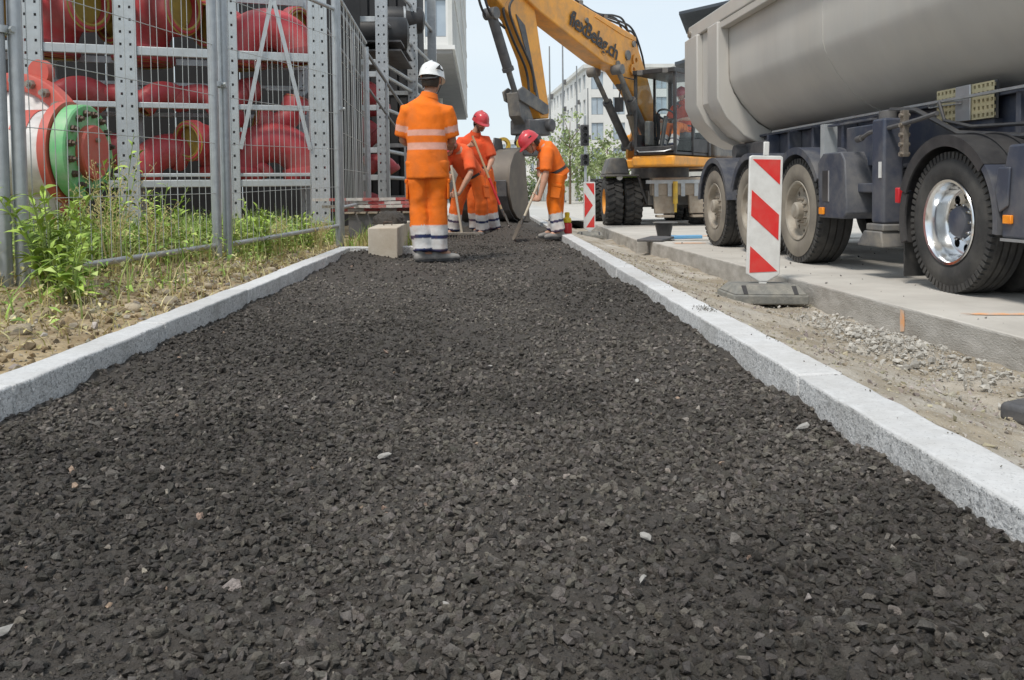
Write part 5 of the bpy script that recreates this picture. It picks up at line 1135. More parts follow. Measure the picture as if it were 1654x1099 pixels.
def person(label, base, J, look, up=(0,0,1), helmet='helmet_red', shirt=(.86,.16,.035), trous=(.92,.25,.03), skin=(.56,.31,.21), xf=None, beard=False, seed=1, hem=-.16, band=True, group=None, sleeve=.88, tband=True):
    X = xf or ident(); Jv = {k: (X @ Vector(v) if not k.startswith('to') else (X.to_3x3() @ Vector(v))) for k, v in J.items() if not isinstance(v[0],(tuple,list))}
    look = (X.to_3x3() @ Vector(look)).normalized(); up = X.to_3x3() @ Vector(up)
    g = lambda k: Jv[k]
    sd = (g('shR')-g('shL')).normalized(); hd = (g('hiR')-g('hiL')).normalized()
    # ---- body
    m = MB()
    chain(m, [(g('pel')-(g('che')-g('pel'))*.12,.13,.10),(g('pel').lerp(g('che'),.35),.13,.095),(g('pel').lerp(g('che'),.75),.155,.105),(g('che'),.15,.10),(g('che').lerp(g('nec'),.6),.10,.075)], sd)
    chain(m, [(g('che').lerp(g('nec'),.4),.07,.065),(g('nec'),.057,.058),(g('nec').lerp(g('hea'),.55),.053,.056)], sd)
    fw = look; rt = fw.cross(up).normalized(); upv = rt.cross(fw).normalized(); HR = Matrix((rt,fw,upv)).transposed(); hc = g('hea')
    hp = lambda x, y, z: hc+HR @ Vector((x*1.05,y*1.05,z*1.05))
    m.ell(hp(0,-.012,.025),(.078,.098,.095),HR,24,16); m.ell(hp(0,.022,-.045),(.060,.070,.072),HR,20,12); m.ell(hp(0,.062,-.088),(.030,.026,.024),HR,12,8)
    chain(m, [(hp(0,.092,.018),.009,.009),(hp(0,.108,-.012),.013,.012),(hp(0,.104,-.026),.017,.010)], rt, n=10)
    m.ell(hp(0,.078,.035),(.058,.018,.012),HR,14,8); m.ell(hp(0,.088,-.052),(.024,.010,.010),HR,12,6)
    for s in (-1,1): m.ell(hp(.078*s,-.008,-.008),(.011,.020,.033),HR,10,8); m.ell(hp(.042*s,.062,-.012),(.022,.022,.018),HR,10,8)
    wr = {}
    for s, S in (('L',-1),('R',1)):
        el = g('el'+s)
        if 'gr'+s in J:
            gp, gh = J['gr'+s]; w = hand_pts(m, el, X @ Vector(gp), X.to_3x3() @ Vector(gh), S)
        else:
            w = g('wr'+s); relaxed_hand(m, w, (w-el)+Vector((0,0,-.02)), X.to_3x3() @ Vector(J.get('pn'+s,((0,0,-1),))[0]), S)
        wr[s] = w
        chain(m, [(g('sh'+s),.046),(g('sh'+s).lerp(el,.4),.046),(el.lerp(g('sh'+s),.08),.041),(el,.040),(el.lerp(w,.3),.043),(el.lerp(w,.75),.030),(w,.025)], n=18)
        chain(m, [(g('hi'+s),.085),(g('hi'+s).lerp(g('kn'+s),.5),.075),(g('kn'+s),.055),(g('kn'+s).lerp(g('an'+s),.35),.057),(g('an'+s),.038)], n=16)
        chain(m, [(g('an'+s),.04),(g('an'+s)+g('to'+s).normalized()*.10-Vector((0,0,.03)),.036)], n=12)
    me = remesh(m, .0088, 2); P, N = coords(me)
    col = np.tile(np.array(skin), (len(P),1)); Hl = (P-np.array(hc))@np.array(HR)
    face = (Hl[:,1] > .03)&(np.abs(Hl[:,2]) < .2)&(np.abs(Hl[:,0]) < .1)
    if beard: col[face&(Hl[:,2] < -.045)] *= .42
    lip = face&(np.abs(Hl[:,2]+.052) < .009)&(np.abs(Hl[:,0]) < .026); col[lip] = (.42,.15,.12)
    col[face&(np.abs(Hl[:,2]+.028) < .004)&(np.abs(Hl[:,0]) < .02)] *= .6
    paint(me, col)
    body = link('person', me, 'skin'); body.location = base; tag(body, label, 'person', group)
    # eyes and brows
    for s in (-1,1):
        e = MB(); e.ell(hp(.032*s,.081,.010),(.013,.010,.009),HR,10,8); o = e.build('eye', 'white_sheet', body, 60)
        i_ = MB(); i_.ell(hp(.032*s,.089,.010),(.0055,.004,.0055),HR,8,6); i_.build('iris', 'lips_dark', o, 60)
        b = MB(); b.tube([hp(.015*s,.100,.030),hp(.034*s,.098,.036),hp(.055*s,.082,.030)],[.004,.005,.003],6); b.build('eyebrow', 'hair_dark', body, 60)
    # hair below the helmet
    h = MB(); rings = []
    for zz, k in ((.06,1.02),(.02,1.045),(-.02,1.04),(-.06,.98),(-.085,.84)):
        rings.append([hp(.080*k*math.cos(a), -.012+.100*k*math.sin(a), zz) for a in [R(190+160*i/16) for i in range(17)]])
    inner = [[hc+(Vector(p)-hc)*.9 for p in r] for r in rings]
    h.loft([a+b[::-1] for a, b in zip(rings,inner)]); h.build('hair', 'hair_dark', body, 50)
    # ---- helmet
    hm = MB(); rings = []; nn = 36
    for k, (sc, zz) in enumerate(((.05,.152),(.35,.147),(.62,.132),(.82,.108),(.95,.075),(1.0,.045),(1.02,.025))):
        rings.append([hp(.106*sc*math.cos(2*PI*i/nn), -.005+.132*sc*math.sin(2*PI*i/nn), zz) for i in range(nn)])
    brim = []
    for i in range(nn):
        a = 2*PI*i/nn; f = max(0,math.sin(a))**2; brim.append(hp((.112+.006*f)*math.cos(a), -.005+(.140+.035*f)*math.sin(a), .012-.012*f))
    rings.append(brim); rings.append([p-upv*.006 for p in brim]); rings.append([hp(.098*math.cos(2*PI*i/nn), -.005+.124*math.sin(2*PI*i/nn), .02) for i in range(nn)])
    hm.loft(rings, caps=True); ho = hm.build('helmet', helmet, body, 40)
    rd = MB(); rd.tube([hp(0,.118,.055),hp(0,.095,.098),hp(0,.045,.135),hp(0,-.03,.150),hp(0,-.09,.122),hp(0,-.13,.06)],[.010,.014,.016,.016,.014,.010],8); rd.build('helmet_ridge', helmet, ho, 50)
    for s in (-1,1):
        v = MB(); v.box(hp(.098*s,-.02,.072),(.012,.05,.016),HR); v.build('helmet_vent', 'black_plastic', ho, bevel=.003)
    if helmet == 'helmet_white':
        v = MB(); c = Vector((.088,-.085,.078)); n_ = Vector((.75,-.62,.25)).normalized(); x_, y_, z_ = frame(n_); 
        v.prism([hp(*(c+x_*a+y_*b)) for a, b in ((-.024,-.018),(.022,-.020),(.016,.026),(-.004,.006))], (HR @ n_)*.012); v.build('emblem', 'lettering', ho)
        ha = MB(); ha.tube([hp(-.09,-.06,.01),hp(-.075,-.105,-.02),hp(0,-.132,-.03),hp(.075,-.105,-.02),hp(.09,-.06,.01)], .009, 8); ha.build('helmet_harness', 'black_plastic', ho, 50)
    st = MB(); st.tube([hp(.08,.02,.01),hp(.074,.035,-.05),hp(.04,.05,-.11),hp(0,.06,-.118),hp(-.04,.05,-.11),hp(-.074,.035,-.05),hp(-.08,.02,.01)], .004, 5); st.build('chin_strap', 'black_plastic', ho, 50)
    # ---- shirt
    m = MB(); sp = g('che')-g('pel'); spn = sp.normalized(); L = sp.length
    chain(m, [(g('pel')+spn*hem,.196,.150),(g('pel')+spn*(hem*.4),.190,.146),(g('pel')+sp*.25,.182,.140),(g('pel')+sp*.6,.188,.142),(g('pel')+sp*.88,.192,.136),(g('che')+spn*.03,.172,.115),(g('che').lerp(g('nec'),.55),.105,.088),(g('nec')-spn*.01,.078,.074)], sd, cap=.08, n=28)
    for s in ('L','R'):
        sh = g('sh'+s); el = g('el'+s); d = (el-sh).normalized(); m_ = sh.lerp(g('che'),.35)
        chain(m, [(m_-spn*.015,.078,.078),(sh-spn*.01,.078,.076),(sh.lerp(el,.35),.081,.079),(sh.lerp(el,sleeve),.080,.078)], cap=.1, n=20)
    me = remesh(m, .0105, 6); P, N = coords(me)
    dt, tt = seg_d(P, g('pel')+spn*hem, g('nec')); col = np.tile(np.array(shirt),(len(P),1)); SIL = np.array((.84,.45,.36))
    onsl = np.zeros(len(P),bool)
    for s in ('L','R'):
        da, ta = seg_d(P, g('sh'+s), g('el'+s)); lat = np.abs((P-np.array(g('sh'+s)))@np.array(sd)); k = (da < .108)&(ta > .09)&(da < dt); onsl |= k
        La = (g('el'+s)-g('sh'+s)).length
        if band: col[k&(np.abs(ta-La*.60) < .028)] = SIL
    if band:
        tz = (P-np.array(g('pel')))@np.array(spn)/L
        for c_, w_ in ((.50,.062),(.23,.066)): col[(~onsl)&(np.abs(tz-c_) < w_)] = SIL
    Pn = folds(P, N, .022, seed, .8); me.vertices.foreach_set('co', Pn.astype(np.float32).ravel()); me.update(); paint(me, col); link('shirt', me, 'hivis', body)
    # ---- trousers
    m = MB()
    chain(m, [(g('pel')+spn*.06,.165,.128),(g('pel'),.178,.138),(g('hiL').lerp(g('hiR'),.5)-Vector((0,0,.05)),.170,.135)], hd, cap=.3, n=26)
    for s in ('L','R'):
        hi, kn, an = g('hi'+s), g('kn'+s), g('an'+s)
        chain(m, [(hi,.108,.118),(hi.lerp(kn,.45),.104,.108),(kn,.090,.094),(kn.lerp(an,.4),.092,.096),(kn.lerp(an,.8),.090,.092),(kn.lerp(an,.97),.094,.096)], hd, cap=.12, n=22)
    me = remesh(m, .0115, 3); P, N = coords(me); col = np.tile(np.array(trous),(len(P),1)); NV = np.array((.028,.04,.11)); WH = np.array((.66,.66,.66))
    best = np.full(len(P),9.); val = np.zeros(len(P)); onk = np.zeros(len(P),bool)
    for s in ('L','R'):
        d_, t_ = seg_d(P, g('an'+s), g('kn'+s)); k = d_ < best; best = np.where(k,d_,best); val = np.where(k,t_,val)
        d2, t2 = seg_d(P, g('kn'+s), g('hi'+s)); onk |= (d2 < d_-.004)&(t2 > .04)&(d2 < .16)
    sh_ = (val < .36)&(~onk)&(best < .16)
    if tband:
        for lo, hi_, c_ in ((.160,.245,WH),(.128,.160,NV),(.035,.128,WH),(-.3,.035,NV)): col[sh_&(val >= lo)&(val < hi_)] = c_
    Pn = folds(P, N, .030, seed+9, 1.0); me.vertices.foreach_set('co', Pn.astype(np.float32).ravel()); me.update(); paint(me, col); link('trousers', me, 'hivis', body)
    # pockets on the thighs and a collar
    for s, S in (('L',-1),('R',1)):
        hi, kn = g('hi'+s), g('kn'+s); ax_ = (kn-hi).normalized(); ou = (hd*S-ax_*ax_.dot(hd*S)).normalized(); fr = ax_.cross(ou); c_ = hi.lerp(kn,.62)+ou*.100
        rot = Matrix((fr,ou,-ax_)).transposed(); pk = MB(); pk.box(c_,(.13,.022,.16),rot); po = pk.build('pocket', 'hivis', body, bevel=.009, seg=3); paint(po.data, np.array(trous)*.93)
        pf = MB(); pf.box(c_-ax_*.085+ou*.006,(.135,.024,.04),rot); po = pf.build('pocket_flap', 'hivis', body, bevel=.008, seg=3); paint(po.data, np.array(trous)*.88)
    cl = MB(); ct_ = g('nec')-spn*.005; tn = (g('nec')-g('che')).normalized(); cl.loft([[Vector(p) for p in ring_pts(ct_+tn*z_, tn, sd, a_, b_, 24)] for z_, a_, b_ in ((-.03,.092,.085),(.0,.080,.076),(.022,.073,.070),(.020,.064,.062),(-.03,.07,.066))], caps=False); po = cl.build('collar', 'hivis', body, 60); paint(po.data, np.array(shirt)*.9)
    if hem > -.1:
        b = MB(); chain(b, [(g('pel')+spn*.02,.192,.150),(g('pel')+spn*.055,.190,.148)], sd, cap=.02, n=28); b.build('belt', 'black_plastic', body, 40)
    # ---- boots
    for s in ('L','R'):
        an = g('an'+s); d = g('to'+s).normalized(); z0 = an.z-.085; f = lambda a, z: an+d*a+Vector((0,0,z0+z-an.z)); w_ = Vector((0,0,1)).cross(d).normalized()
        b = MB(); chain(b, [(f(-.055,.045),.040,.043),(f(.0,.048),.044,.046),(f(.08,.042),.048,.040),(f(.15,.036),.047,.033),(f(.19,.032),.036,.027)], w_, cap=.8, n=18); chain(b, [(f(-.02,.05),.043,.05),(f(-.015,.15),.046,.05)], w_, cap=.3, n=18)
        me = remesh(b, .009, 3); bo = link('boot', me, 'boot', body)
        sl = MB(); out = []
        for i in range(24):
            a = 2*PI*i/24; x_ = .068+.142*math.cos(a); wd_ = (.046+.008*math.cos(a))*math.sin(a); out.append(f(x_,.0)+w_*wd_)
        sl.prism(out, (0,0,.028)); sl.build('sole', 'black_plastic', bo, bevel=.004)
    return body

# the worker with the white helmet, seen from behind
person('worker in white helmet and orange suit standing with back turned, nearest of all', (-.55,7.95,.0), dict(
    pel=(.0,0,.96), che=(.0,.0,1.40), nec=(.025,.01,1.53), hea=(.05,.045,1.675), shL=(-.178,0,1.392), shR=(.182,0,1.385), elL=(-.225,.05,1.13), elR=(.225,.06,1.12), wrL=(-.15,.28,1.08), wrR=(.20,.29,1.10),
    hiL=(-.088,0,.93), hiR=(.088,0,.93), knL=(-.085,.02,.50), knR=(.085,.03,.50), anL=(-.055,-.03,.095), anR=(.085,.03,.095), toL=(.75,.45,0), toR=(.85,.35,0)),
    look=(.32,.93,-.16), helmet='helmet_white', shirt=(.95,.205,.018), trous=(.95,.20,.015), seed=2, hem=-.19, beard=False, skin=(.44,.235,.155))
# bending worker with the rake
person('worker in red orange bending over a rake between the white helmet and the standing colleague', (-.29,12.15,.0), dict(
    pel=(.07,.05,.87), che=(-.12,-.12,1.20), nec=(-.17,-.20,1.26), hea=(-.245,-.31,1.27), shL=(.02,-.20,1.19), shR=(-.27,-.05,1.20), elL=(.06,-.36,.90), elR=(-.30,-.25,.92),
    grL=((-.19,-.42,.60),(.10,.10,-1)), grR=((-.22,-.45,.84),(.10,.10,-1)),
    hiL=(.15,.0,.84), hiR=(-.02,.10,.84), knL=(.20,-.07,.47), knR=(-.15,.04,.47), anL=(.20,.02,.095), anR=(-.21,.08,.095), toL=(-.3,-.9,0), toR=(-.6,-.7,0)),
    look=(-.35,-.70,-.62), shirt=(.84,.115,.035), trous=(.90,.17,.03), seed=3, hem=-.06, band=False)
# standing worker with the shovel, facing the camera
person('worker in red helmet standing upright with a long shovel, facing the camera', (-.10,12.75,.0), dict(
    pel=(-.02,0,.96), che=(-.10,-.06,1.38), nec=(-.07,-.10,1.50), hea=(.005,-.165,1.645), shL=(.085,-.10,1.40), shR=(-.285,-.05,1.39), elL=(.17,-.14,1.12), elR=(-.37,-.16,1.15),
    grR=((-.085,-.30,1.33),(.28,-.04,-1)), grL=((.045,-.32,.93),(.28,-.04,-1)),
    hiL=(.075,0,.93), hiR=(-.10,0,.93), knL=(.14,-.05,.5), knR=(-.12,-.03,.5), anL=(.19,.0,.095), anR=(-.10,.02,.095), toL=(.75,-.65,0), toR=(.2,-.95,0)),
    look=(.52,-.74,-.42), shirt=(.84,.105,.035), trous=(.90,.17,.03), seed=4, hem=-.06, beard=True, band=False)
# bending worker on the kerb side
person('worker in red helmet bending to the left with a shovel beside the right kerb', (.83,11.15,.02), dict(
    pel=(.06,.02,.86), che=(-.085,-.03,1.16), nec=(-.17,-.05,1.22), hea=(-.29,-.09,1.235), shL=(-.08,-.19,1.13), shR=(-.10,.14,1.15), elL=(-.10,-.26,.84), elR=(-.16,.10,.86),
    grL=((-.27,-.24,.54),(-.42,-.05,-1)), grR=((-.16,-.20,.80),(-.42,-.05,-1)),
    hiL=(.06,-.08,.83), hiR=(.06,.10,.83), knL=(.00,-.09,.47), knR=(.06,.12,.47), anL=(.07,-.10,.095), anR=(.02,.14,.095), toL=(-.8,-.35,0), toR=(-.95,-.2,0)),
    look=(-.72,-.20,-.66), shirt=(.94,.19,.025), trous=(.95,.21,.015), seed=5, hem=-.05, band=False)
# excavator driver
person('excavator driver in red orange sitting in the cab', (3.735,18.755,-.1), dict(
    pel=(.46,.78,2.0), che=(.40,.80,2.44), nec=(.42,.73,2.56), hea=(.46,.73,2.70), shL=(.42,.92,2.44), shR=(.42,.54,2.44), elL=(.58,.97,2.18), elR=(.60,.50,2.18), wrL=(.82,.90,2.16), wrR=(.84,.52,2.16),
    hiL=(.48,.82,1.97), hiR=(.48,.64,1.97), knL=(.92,.85,2.02), knR=(.92,.62,2.02), anL=(1.12,.85,1.60), anR=(1.12,.62,1.60), toL=(1,0,0), toR=(1,0,0)),
    look=(.9,-.1,-.25), xf=rotz(TH), shirt=(.84,.10,.035), trous=(.92,.22,.03), seed=6, hem=-.05, band=False)

# ---------------- hand tools
def shovel(top, tip, label, hm, grip, blade_rot=0, group='long handled shovels'):
    top = Vector(top); tip = Vector(tip); d = (tip-top).normalized(); t = thing('shovel', label, 'shovel', tip)
    a = top-tip; e = -d*.26
    MB().cyl(a,e,.0165,n=12).build('handle', hm, t, 50)
    if grip: MB().cyl(a*.45+e*.55,e*.9+a*.1,.018,n=12).build('grip_sleeve', 'red_plastic', t, 50)
    sx_, sy_, _ = frame(-d); rot = Matrix.Rotation(blade_rot,3,d); u = rot @ sx_; v = rot @ sy_
    m = MB(); rows = []
    for s, w in ((-.28,.02),(-.24,.06),(-.22,.115),(-.1,.118),(0,.105),(.02,.06)):
        rows.append([u*(w*k)+d*s+v*(.018*k*k) for k in (-1,-.5,0,.5,1)])
    top_r = rows; bot = [[p+v*.003 for p in r] for r in rows]
    m.loft([r+b[::-1] for r,b in zip(top_r,bot)]); m.build('blade', 'bucket_steel', t, 40)
    MB().cyl(e*1.2,e*.75,.022,.012,n=10).build('socket', 'dark_iron', t, 40)
shovel((-.215,12.44,1.44),(.30,12.38,.10), 'long shovel with red lower handle held by the standing worker', 'wood_handle', True)
shovel((.80,10.97,1.12),(.335,10.90,.045), 'pale handled shovel pushed into the heap by the bending worker', 'handle_pale', False)
rk = thing('rake', 'wide rake with pale handle drawn over the asphalt', 'rake', (-.36,11.74,.0))
MB().cyl((-.13,-.05,1.0),(0,.02,.075),.016,n=12).build('handle', 'handle_pale', rk, 50)
MB().bb((-.26,-.012,.06),(.26,.014,.095)).build('head_bar', 'bolt_dull', rk, bevel=.004)
for k in range(14): MB().cyl((-.245+k*.0377,0,.06),(-.245+k*.0377,-.012,.0),.006,.004,n=6).build('tine', 'bolt_dull', rk)

# ================================================================== SMALL THINGS ON THE RIGHT
def beacon(loc, rz, label, flip=False, chevron=False, tilt=0):
    t = thing('beacon', label, 'beacon', loc, rz, 'red and white guide beacons'); t.rotation_euler = (0,R(tilt),rz)
    W_, H_, z0 = .27, 1.0, .13
    m = MB(); m.prism([(-W_/2,-.014,z0+.06),(-.035,-.014,z0),(.035,-.014,z0),(W_/2,-.014,z0+.06),(W_/2,-.014,z0+H_-.01),(W_/2-.02,-.014,z0+H_),(-W_/2+.02,-.014,z0+H_),(-W_/2,-.014,z0+H_-.01)], (0,.028,0)); m.build('panel', 'white_sheet', t, bevel=.006)
    m = MB(); m.bb((-.022,-.012,z0+H_+.001),(.022,.012,z0+H_+.11)); m.build('lamp_stub', 'white_sheet', t, bevel=.006)
    m = MB(); m.bb((-.03,-.01,.02),(.03,.01,z0)); m.build('stem', 'white_sheet', t)
    fx = lambda u: (u-.5)*(W_-.045); fz = lambda v: z0+H_-.03-v*(H_-.10)
    if chevron: polys = [[(.15,0),(1,0),(1,.28)],[(0,.22),(.85,.5),(0,.78)],[(.15,1),(1,.72),(1,1)]]
    else: polys = [[(.0,.0),(1,.0),(1,.22)],[(0,.27),(1,.485),(1,.71),(0,.495)],[(0,.765),(1,.985),(0,1.0)]]
    for p in polys:
        if flip: p = [(1-u,v) for u, v in p][::-1]
        m = MB(); m.prism([(fx(u),-.0175,fz(v)) for u, v in p], (0,.003,0)); m.build('red_stripe', 'red_sheet', t)
    m = MB(); m.prism([(-.30,-.22,-.03),(.30,-.22,-.03),(.30,.22,-.03),(-.30,.22,-.03)], (0,0,.075)); m.loft([[(-.295,-.21,.045),(.295,-.21,.045),(.295,.21,.045),(-.295,.21,.045)],[(-.24,-.13,.115),(.24,-.13,.115),(.24,.13,.115),(-.24,.13,.115)]]); m.build('foot', 'base_rubber', t, bevel=.012)
    for x_ in (-.20,.20):
        m = MB(); m.box((x_,-.168,.075),(.035,.02,.085), Matrix.Rotation(R(-45),3,'X')); m.build('foot_slot', 'black_plastic', t)
    return t
bc = beacon((2.175,6.83,-.225), R(4), 'red and white striped beacon standing in front of the truck wheels', tilt=-1.6); bc.rotation_euler = (0,R(1.6),R(2))
beacon((1.86,15.9,-.22), R(0), 'small far beacon with red chevrons beside the excavator wheels', chevron=True).scale = (.8,.8,.9)
# red canister with a yellow cap on the kerb
c = thing('canister', 'red canister with yellow funnel cap standing on the right kerb', 'canister', (1.03,11.3,.083))
MB().lathe([(0,0),(.058,0),(.062,.006),(.062,.12),(.055,.135),(.03,.14)], (0,0,0), (0,0,1), 24).build('can_body', 'red_plastic', c, 40)
MB().lathe([(.03,.14),(.05,.145),(.056,.16),(.05,.20),(.03,.215),(.034,.27),(.02,.28),(0,.28)], (0,0,0), (0,0,1), 20).build('cap', 'yellow_plastic', c, 40)
# black bucket upside on the slab, mat, blue strip
c = thing('pail', 'black plastic pail standing on the slab under the excavator', 'pail', (2.80,13.75,-.1)); c.scale = (.95,.95,.72)
MB().lathe([(0,0),(.11,0),(.15,.26),(.163,.262),(.163,.285),(.14,.285),(.10,.02),(0,.02)], (0,0,0), (0,0,1), 28).build('pail_body', 'tank_black', c, 40)
MB().lathe([(0,.29),(.2,.29),(.21,.30),(.2,.315),(0,.315)], (.02,0,0), (0,0,1), 24).build('lid', 'exc_grey', c, 40)
m = MB(); m.prism([(2.12,12.35,-.10),(2.45,12.2,-.10),(2.75,12.75,-.085),(2.45,12.95,-.085)], (0,0,.035)); o = m.build('rubber_mat', 'dark_iron', None, bevel=.008); tag(o, 'dark rubber mat lying over the gap between two slabs', 'mat')
m = MB(); m.box((0,0,.025),(.46,.12,.05)); o = m.build('blue_board', 'blue_plastic', None, bevel=.012); o.location = (2.98,12.95,-.099); o.rotation_euler = (0,0,.12); tag(o, 'light blue plastic board on the slab near the trailer wheels', 'board')
m = MB(); m.prism([(-.25,-.18,0),(.3,-.2,0),(.32,.2,0),(-.2,.22,0)], (0,0,.10)); o = m.build('rubber_block', 'dark_iron', None, bevel=.03, seg=3); o.scale = (.75,.75,.8); o.location = (2.14,3.14,-.25); o.rotation_euler = (0,0,.5); tag(o, 'dark rubber block lying on the dirt at the right picture edge', 'rubber block')

# ================================================================== BACKGROUND
def facade(parent, o, ax, n_out, L, z0, storeys, sh, bays, wfrac=.55, hfrac=.62, mat='facade_white', gmat='glass_pale', blinds=True, depth=.25):
    """wall built from piers, spandrels and set-back windows"""
    o = Vector(o); ax = Vector(ax).normalized(); n_out = Vector(n_out).normalized(); bw_ = L/bays; Z = Vector((0,0,1))
    rot = Matrix((ax,n_out,Z)).transposed()
    def bx_(m, a0, a1, d0, d1, za, zb): m.box(o+ax*((a0+a1)/2)+n_out*((d0+d1)/2)+Z*((za+zb)/2), (a1-a0,abs(d1-d0),zb-za), rot)
    m = MB(); ww = bw_*wfrac
    for b in range(bays+1):
        a0 = b*bw_-(bw_-ww)/2 if b > 0 else 0; a1 = b*bw_+(bw_-ww)/2 if b < bays else L
        bx_(m, a0, a1, -depth, 0, z0, z0+storeys*sh)
    m.build('pier', mat, parent)
    for s in range(storeys):
        za = z0+s*sh; wb = za+sh*(1-hfrac)*.55; wt = wb+sh*hfrac
        for b in range(bays):
            a0 = b*bw_+(bw_-ww)/2; a1 = a0+ww
            m = MB(); bx_(m, a0+.002, a1-.002, -depth, -.03, za, wb); m.build('spandrel', mat, parent); m = MB(); bx_(m, a0+.002, a1-.002, -depth, -.03, wt, za+sh); m.build('lintel', mat, parent)
            w = MB(); bx_(w, a0+.003, a1-.003, -depth-.03, -depth+.03, wb, wt); wo_ = w.build('window', gmat, parent)
            f = MB(); bx_(f, (a0+a1)/2-.04, (a0+a1)/2+.04, -depth+.031, -depth+.08, wb, wt); bx_(f, a0, a1, -depth+.031, -depth+.08, wb, wb+.07); bx_(f, a0, a1, -depth+.031, -depth+.08, wt-.07, wt); f.build('frame', 'rail_grey', wo_)
# white office block in the middle distance
OB = thing('office_block', 'white office block with rows of windows beyond the excavator', 'building', (0,0,0))
cx, cy = 12.6, 110
dl = Vector((-5.4,90,0)); 
facade(OB, (cx,cy,0), (1,0.0,0), (0,-1,0), 22, .0, 5, 3.2, 8, hfrac=.68)
facade(OB, (cx+dl.x,cy+dl.y,0), -dl, (-90,-5.4,0), dl.length, .0, 5, 3.2, 26, hfrac=.60)
m = MB(); m.prism([(cx+.3,cy+.35,0),(cx+22,cy+.35,0),(cx+22,cy+88,0),(cx+dl.x+.3,cy+dl.y,0)], (0,0,15.9)); m.build('core', 'facade_panel', OB)
m = MB(); m.prism([(cx-.4,cy-.4,16),(cx+22.4,cy-.4,16),(cx+22.4,cy+90,16),(cx+dl.x-.4,cy+90,16)], (0,0,.45)); m.build('roof', 'facade_panel', OB)
# cantilevered white building on the left
LB = thing('cantilever_building', 'white building whose upper storeys jut out above the rear rack', 'building', (0,0,0))
facade(LB, (-14,52,9.2), (1,0,0), (0,-1,0), 12, 9.2-9.2, 4, 3.4, 6, wfrac=.62, hfrac=.66, gmat='glass_pale')
facade(LB, (-2.0,52,9.2), (-.35/48,1,0), (1,.007,0), 48, 0, 4, 3.4, 26, wfrac=.42, hfrac=.6, mat='facade_panel')
m = MB(); m.prism([(-14,52.3,9.2),(-2.3,52.3,9.2),(-2.65,100,9.2),(-14,100,9.2)], (0,0,13.6)); m.build('core', 'facade_panel', LB)
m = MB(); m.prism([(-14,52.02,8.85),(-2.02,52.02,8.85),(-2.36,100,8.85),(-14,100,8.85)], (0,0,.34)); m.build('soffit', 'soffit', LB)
for k_ in range(5):
    zf = 9.2+k_*3.4; m = MB(); m.prism([(-14,51.85,zf-.12),(-1.86,51.85,zf-.12),(-2.2,100.1,zf-.12),(-14,100.1,zf-.12)], (0,0,.24)); m.build('floor_band', 'facade_white', LB)
for k_ in range(24):
    yl = 53+k_*2.0; xl = -1.97-.35*(yl-52)/48; m = MB(); m.bb((xl-.05,yl,9.33),(xl+.07,yl+.12,22.6)); m.build('fin', 'facade_white', LB)
m = MB(); m.bb((-14,62,-.1),(-6.5,99,8.84)); m.build('base', 'glass_dark', LB)
for y in (55,66,77,88,98):
    m = MB(); m.cyl((-4.2,y,-.1),(-4.2,y,8.84),.3,n=14); m.build('column', 'facade_panel', LB, 40)
# low hall with jutting dark roofs behind the truck
HB = thing('hall', 'low hall with dark jutting sheet roofs behind the trailer', 'building', (0,0,0))
m = MB(); m.bb((14.5,40,-.1),(40,70,10.2)); m.build('wall', 'facade_panel', HB)
def sheet_roof(x0, y0, x1, y1, z, rise, n):
    for i in range(n):
        ya = y0+(y1-y0)*i/n; yb = y0+(y1-y0)*(i+.72)/n; xa = x0+(ya-y0)*.30; xb = x0+(yb-y0)*.30
        m = MB(); m.add([(xa,ya,z),(x1,ya,z+rise),(x1,yb,z+rise),(xb,yb,z),(xa,ya,z+.13),(x1,ya,z+rise+.13),(x1,yb,z+rise+.13),(xb,yb,z+.13)], [(3,2,1,0),(4,5,6,7),(0,1,5,4),(1,2,6,5),(2,3,7,6),(3,0,4,7)]); m.build('roof_sheet', 'roof_dark', HB)
    m = MB(); m.add([(x0+.2,y0+.02,z+.17),(x1,y0+.02,z+rise+.17),(x1,y1,z+rise+.17),(x0+.2+(y1-y0)*.30,y1,z+.17)], [(0,1,2,3)]); m.build('roof_deck', 'roof_dark', HB)
sheet_roof(8.65,39.0,16,44,8.45,1.6,20)
sheet_roof(8.52,39.3,16,44,6.25,1.9,20)
# pale low building and wall far behind the workers
FB = thing('far_block', 'pale low building far beyond the workers', 'building', (0,0,0))
facade(FB, (-14,170,0), (1,0,0), (0,-1,0), 24, 0, 3, 3.5, 12, hfrac=.5)
m = MB(); m.bb((-14,170.3,0),(10,190,10.6)); m.build('core', 'facade_panel', FB)
for (x0, x1, y, h, lb) in ((3.4,9.5,62,1.15,'low pale garden wall in front of the young trees'),):
    o = thing('garden_wall', lb, 'wall', (0,0,0))
    k = 0; x = x0
    while x < x1: MB().bb((x,y,-.1),(x+.58,y+.25,h)).build('wall_panel', 'facade_panel', o, bevel=.02); x += .6
